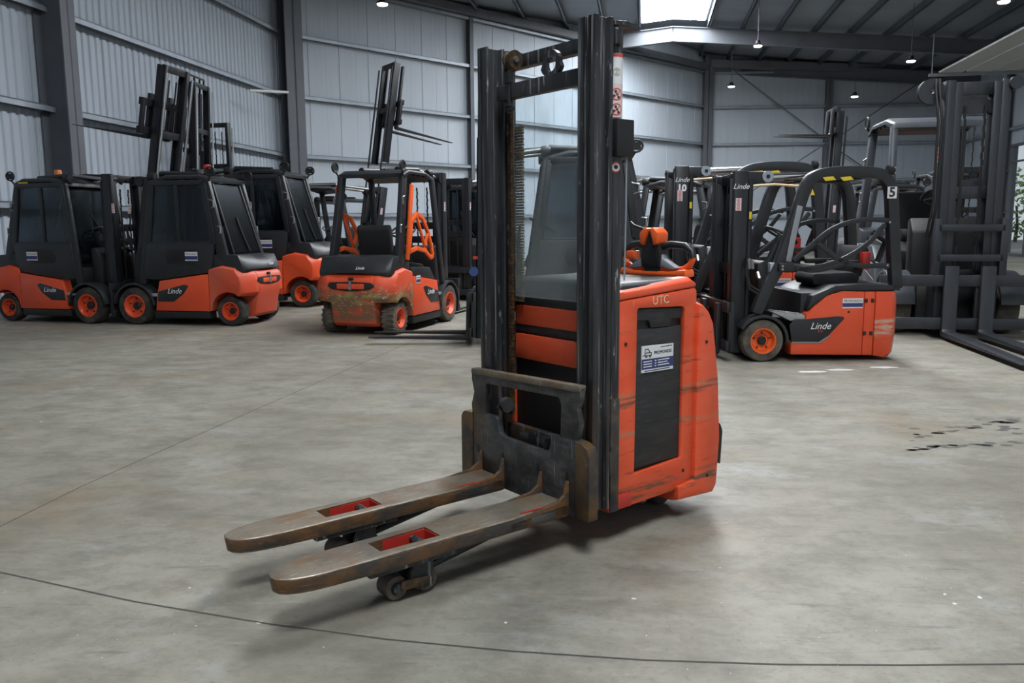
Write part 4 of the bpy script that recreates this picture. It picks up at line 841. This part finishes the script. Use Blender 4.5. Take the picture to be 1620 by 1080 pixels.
# ------------------------------------------------------------------ compact three-wheel forklifts on the right
def bar2(q, pts, y, w, h):
    for i in range(len(pts) - 1): a, c = pts[i], pts[i + 1]; q.beam((a[0], y, a[1]), (c[0], y, c[1]), w, h)
def ribbon(q, pts, y0, y1, h, n=4):
    """curved flat bar: Catmull-Rom through pts (x,z), thickness h in plane"""
    P = [Vector((p[0], 0, p[1])) for p in pts]; P = [P[0] * 2 - P[1]] + P + [P[-1] * 2 - P[-2]]; C_ = []
    for i in range(1, len(P) - 2):
        for k in range(n):
            t = k / n; a, b_, c, d = P[i - 1:i + 3]; C_.append(.5 * ((2 * b_) + (c - a) * t + (2 * a - 5 * b_ + 4 * c - d) * t * t + (3 * b_ - a - 3 * c + d) * t ** 3))
    C_.append(P[-2]); up, dn = [], []
    for i, p in enumerate(C_):
        t = (C_[min(i + 1, len(C_) - 1)] - C_[max(i - 1, 0)]).normalized(); nn = Vector((-t.z, 0, t.x)) * h / 2; up.append(p + nn); dn.append(p - nn)
    n_ = len(C_); V_ = [(v.x, y, v.z) for y in (y0, y1) for v in up + dn]; o = 2 * n_; F = []
    for i in range(n_ - 1): F += [(i, i + 1, n_ + i + 1, n_ + i), (o + i, o + i + 1, o + n_ + i + 1, o + n_ + i), (i, i + 1, o + i + 1, o + i), (n_ + i, n_ + i + 1, o + n_ + i + 1, o + n_ + i)]
    F += [(0, n_, o + n_, o), (n_ - 1, 2 * n_ - 1, o + 2 * n_ - 1, o + n_ - 1)]; q.add(V_, F); return q
def small(label, origin, ang, number, s=1.0, sticker_on=True):
    R_ = thing('forklift', label, 'forklift', (origin[0], origin[1], 0), ang); R_.scale = (s, s, s); HY = .52
    for s_ in (1, -1):
        wheel(R_, 0, s_ * .44, .205, .17, 'orange_plain', 'tyre_dusty', s_)
        q = MB(); a = arc(.0, .205, .225, -5, 150, 12); b_ = arc(.0, .205, .255, 150, -5, 12); q.sweep([(-x, z) for x, z in a + b_], [s_ * .34, s_ * HY]); q.build('fender', 'dark_shell', R_, bevel=.004)
        sp_ = MB().sweep([(-.275, .07), (-.98, .055), (-.98, .675), (-.76, .682), (-.62, .64), (-.50, .545), (-.415, .46), (-.40, .19), (-.275, .19)], [s_ * .36, s_ * (HY - .015), s_ * HY]).build('side_panel', 'orange', R_, bevel=.008)
        MB().sweep([(-.985, .055), (-1.085, .055), (-1.085, .675), (-.985, .675)], [s_ * .36, s_ * HY]).build('hinge_panel', 'orange', R_, bevel=.006)
        for z in (.59, .27):
            for x in (-.995, -1.06): MB().bx(x - .014, x + .014, s_ * (HY - .002), s_ * (HY + .012), z - .018, z + .018).build('hinge', 'near_black', sp_, bevel=.003)
        MB().cyl((-.83, s_ * HY, .48), (-.83, s_ * (HY + .003), .48), .012, 10).build('lock', 'near_black', sp_)
        lp = MB().sweep([(-.28, .195), (-.55, .19), (-.64, .25), (-.72, .34), (-.79, .415), (-.78, .435), (-.72, .44), (-.42, .415), (-.30, .415), (-.25, .36)], [s_ * (HY - .01), s_ * (HY + .006)]).build('logo_panel', 'dark_shell', R_, bevel=.004)
        q = MB(); bar2(q, [(-.28, .19), (-.55, .185), (-.65, .25)], s_ * (HY + .005), .006, .012); q.build('panel_trim', 'steel', lp)
        text('lettering', 'Linde', 'white_print', lp, (-.555, s_ * (HY + .0066), .345), (-s_, 0, 0), (0, 0, 1), .092, .35, .0006)
        text('lettering', 'E16', 'red_print', lp, (-.555, s_ * (HY + .0066), .295), (-s_, 0, 0), (0, 0, 1), .032, .2, .0004)
        st_ = MB().sweep([(-.06, .495), (-.40, .455), (-.41, .415), (-.26, .40), (-.16, .45)], [s_ * .36, s_ * (HY - .004)]).build('step', 'steel_step', R_, bevel=.004, label='ribbed grey metal step')
        for i in range(9): MB().bx(-.09 - i * .034, -.105 - i * .034, s_ * .37, s_ * (HY - .01), .490 - i * .0042, .500 - i * .0042).build('step_rib', 'steel_step', st_, smooth=False)
        # overhead guard: front leg, arched roof rail, rear leg
        q = MB(); ribbon(q, [(.06, .47), (-.02, .68), (-.15, .94), (-.27, 1.32), (-.38, 1.68), (-.46, 1.775), (-.60, 1.81), (-.80, 1.82), (-1.0, 1.81), (-1.12, 1.78), (-1.20, 1.68), (-1.235, 1.45), (-1.27, 1.1), (-1.315, .70)], s_ * .40, s_ * .50, .105); q.build('guard_frame', 'dark_shell', R_, bevel=.01)
        q = MB(); ribbon(q, [(-.225, .97), (-.26, 1.20), (-.315, 1.50)], s_ * .49, s_ * .507, .055); q.build('pillar_cover', 'grey_plastic', R_, bevel=.004)
        for x in (-.55, -.72):
            MB().sweep([(x, 1.73), (x - .10, 1.742), (x - .07, 1.775), (x + .03, 1.765)], [s_ * .501, s_ * .505]).build('reflector', 'yellow', R_, smooth=False, label='yellow reflective sticker')
        MB().sweep([(-.41, 1.60), (-.45, 1.60), (-.425, 1.66)], [s_ * .501, s_ * .506]).build('reflector', 'yellow', R_, smooth=False)
        # crossed side guard
        q = MB(); y0, y1 = s_ * .515, s_ * .545
        ribbon(q, [(-.26, .98), (-.40, 1.10), (-.58, 1.25), (-.75, 1.33), (-.95, 1.365), (-1.17, 1.355)], y0, y1, .045); ribbon(q, [(-.30, .90), (-.55, .93), (-.80, 1.02), (-1.0, 1.16), (-1.13, 1.32)], y0, y1, .045)
        ribbon(q, [(-.46, 1.17), (-.62, 1.05), (-.75, .965), (-.90, .93), (-1.20, .925)], y0, y1, .045); ribbon(q, [(-.28, .92), (-.45, .885), (-.65, .92), (-.80, .965)], y0, y1, .045)
        q.build('side_guard', 'dark_shell', R_, bevel=.005); MB().bx(-.12, -.27, s_ * .505, s_ * .55, .875, .965).build('guard_hinge', 'dark_shell', R_, bevel=.01)
        for x, z in ((-.15, .93), (-.15, .90), (-1.17, 1.34), (-1.17, .93)): MB().cyl((x, s_ * .55, z), (x, s_ * .556, z), .011, 8).build('bolt', 'steel', R_)
    # counterweight, hood, seat and controls
    q = MB().sweep([(-1.09, .05), (-1.30, .03), (-1.345, .08), (-1.365, .30), (-1.362, .60), (-1.345, .675), (-1.09, .675)], [-.53, -.52, -.48, -.38, .38, .48, .52, .53], 'y', lambda x, y, z: (x + .10 * max(0, (abs(y) - .38) / .15) ** 2 * (x < -1.25), y, z)); q.build('counterweight', 'orange_scraped', R_, bevel=.012, label='orange counterweight with a scraped band')
    MB().sweep([(-.62, .64), (-.74, .682), (-1.345, .680), (-1.335, .735), (-.95, .745), (-.70, .735), (-.47, .64), (-.43, .50)], [-.50, -.47, .47, .50]).build('hood_rim', 'dark_shell', R_, bevel=.01)
    MB().bx(-.40, -1.09, -.40, .40, .08, .66).build('battery_box', 'near_black', R_, bevel=.01); MB().bx(.12, -.40, -.34, .34, .10, .42).build('chassis', 'near_black', R_, bevel=.01)
    MB().sweep([(.0, .42), (-.16, .42), (-.14, .80), (-.06, .98), (.02, .95)], [-.33, .33]).build('dashboard', 'near_black', R_, bevel=.02)
    seat(R_, -.82, .72, .75); steering(R_, -.33, 1.22)
    q = MB().tube([(-1.22, .25, .95), (-1.28, .27, 1.15), (-1.15, .25, 1.25)], .03, 8); q.build('grab_rail', 'near_black', R_); MB().bx(-1.05, -1.13, .20, .30, .88, 1.05).build('seat_belt', 'red_plain', R_, bevel=.01)
    wheel(R_, -1.18, 0, .18, .17, 'near_black', 'tyre', 1)
    q = MB()
    for y in (-.40, -.2, 0, .2, .40): q.bx(-.5, -1.1, y - .02, y + .02, 1.78, 1.82)
    for x in (-.48, -1.10): q.bx(x - .03, x + .03, -.45, .45, 1.77, 1.82)
    q.build('roof_grille', 'dark_shell', R_, bevel=.005)
    MB().lathe([(.001, -.03), (.04, -.03), (.05, .03), (.001, .035)], (-1.19, .47, 1.83), 'x', 12).build('lamp', 'near_black', R_); MB().bx(-1.215, -1.225, .43, .50, 1.80, 1.86).build('lamp_lens', 'paper_white', R_)
    # tilt cylinders and mast
    for s_ in (1, -1):
        MB().cyl((-.55, s_ * .30, 1.80), (-.02, s_ * .30, 1.785), .035, 12).build('tilt_cylinder', 'chrome' if s_ > 0 else 'steel', R_); MB().cyl((-.05, s_ * .26, 1.785), (-.05, s_ * .35, 1.785), .055, 16).build('tilt_joint', 'galvanised', R_); MB().cyl((-.05, s_ * .345, 1.785), (-.05, s_ * .355, 1.785), .02, 10).build('pin', 'near_black', R_)
        MB().sweep([(.30, 1.78), (.12, 1.70), (-.08, 1.74), (-.08, 1.83), (.12, 1.835), (.30, 1.82)], [s_ * .27, s_ * .335]).build('tilt_bracket', 'mast_far', R_, bevel=.008)
    MB().tube([(-.5, .1, 1.70), (-.2, .12, 1.72), (.1, .1, 1.70)], .013, 8).build('hose_sleeve', 'cream_print', R_)
    mast(R_, h=1.84, x0=.14, hy=.36, mat='mast_far', fork_y=.24, car=.48, flen=1.0, forks=number == '5')
    mast_label(R_, .235, .361, 1.52, 1, None, w=.055, h=.12); MB().bx(.125, .10, .352, .356, 1.38, 1.45).build('caution_tag', 'yellow', R_, smooth=False)
    text('lettering', 'Linde', 'white_print', R_, (.215, .362, 1.69), (-1, 0, 0), (0, 0, 1), .072, .35, .0006)
    for d in (0, .035): MB().tube([(.13 + d * .3, .39, 1.0), (.16, .42, .86), (.12, .44, .74 - d), (.02, .45, .68 - d), (-.10, .44, .74 - d), (-.15, .42, .88)], .012, 7).build('hose', 'hose_rubber', R_)
    MB().tube([(.13, .40, 1.0), (.12, .40, .90)], .016, 8).build('hose_fitting', 'steel', R_); MB().tube([(.10, .41, .99), (.09, .41, .90)], .016, 8).build('hose_fitting', 'steel', R_)
    MB().bx(-.06, -.16, .40, .47, .80, .96).build('valve_block', 'galvanised', R_, bevel=.006); MB().cyl((.03, .38, .86), (.03, .44, .80), .02, 8).build('fitting', 'steel', R_)
    if number == '5':
        np_ = MB().bx(-1.155, -1.245, .501, .507, 1.565, 1.675).build('number_sign', 'paper_white', R_, smooth=False); text('lettering', '5', 'black_print', np_, (-1.20, .5075, 1.62), (-1, 0, 0), (0, 0, 1), .125, 0, .0006, .004)
    else:
        text('lettering', '10', 'white_print', R_, (.215, .362, 1.60), (-1, 0, 0), (0, 0, 1), .10, 0, .0006, .004)
    if sticker_on: sticker(R_, -.865, HY, .565, .20, .095, 1)
    return R_
small('compact orange three-wheel forklift with crossed side guards and a number 5 sign', (2.42, 8.25), PI + .04, '5', 1.0)
small('compact forklift partly hidden behind the one numbered 5, white 10 on its mast', (2.34, 10.38), PI - .03, '10', 1.11)
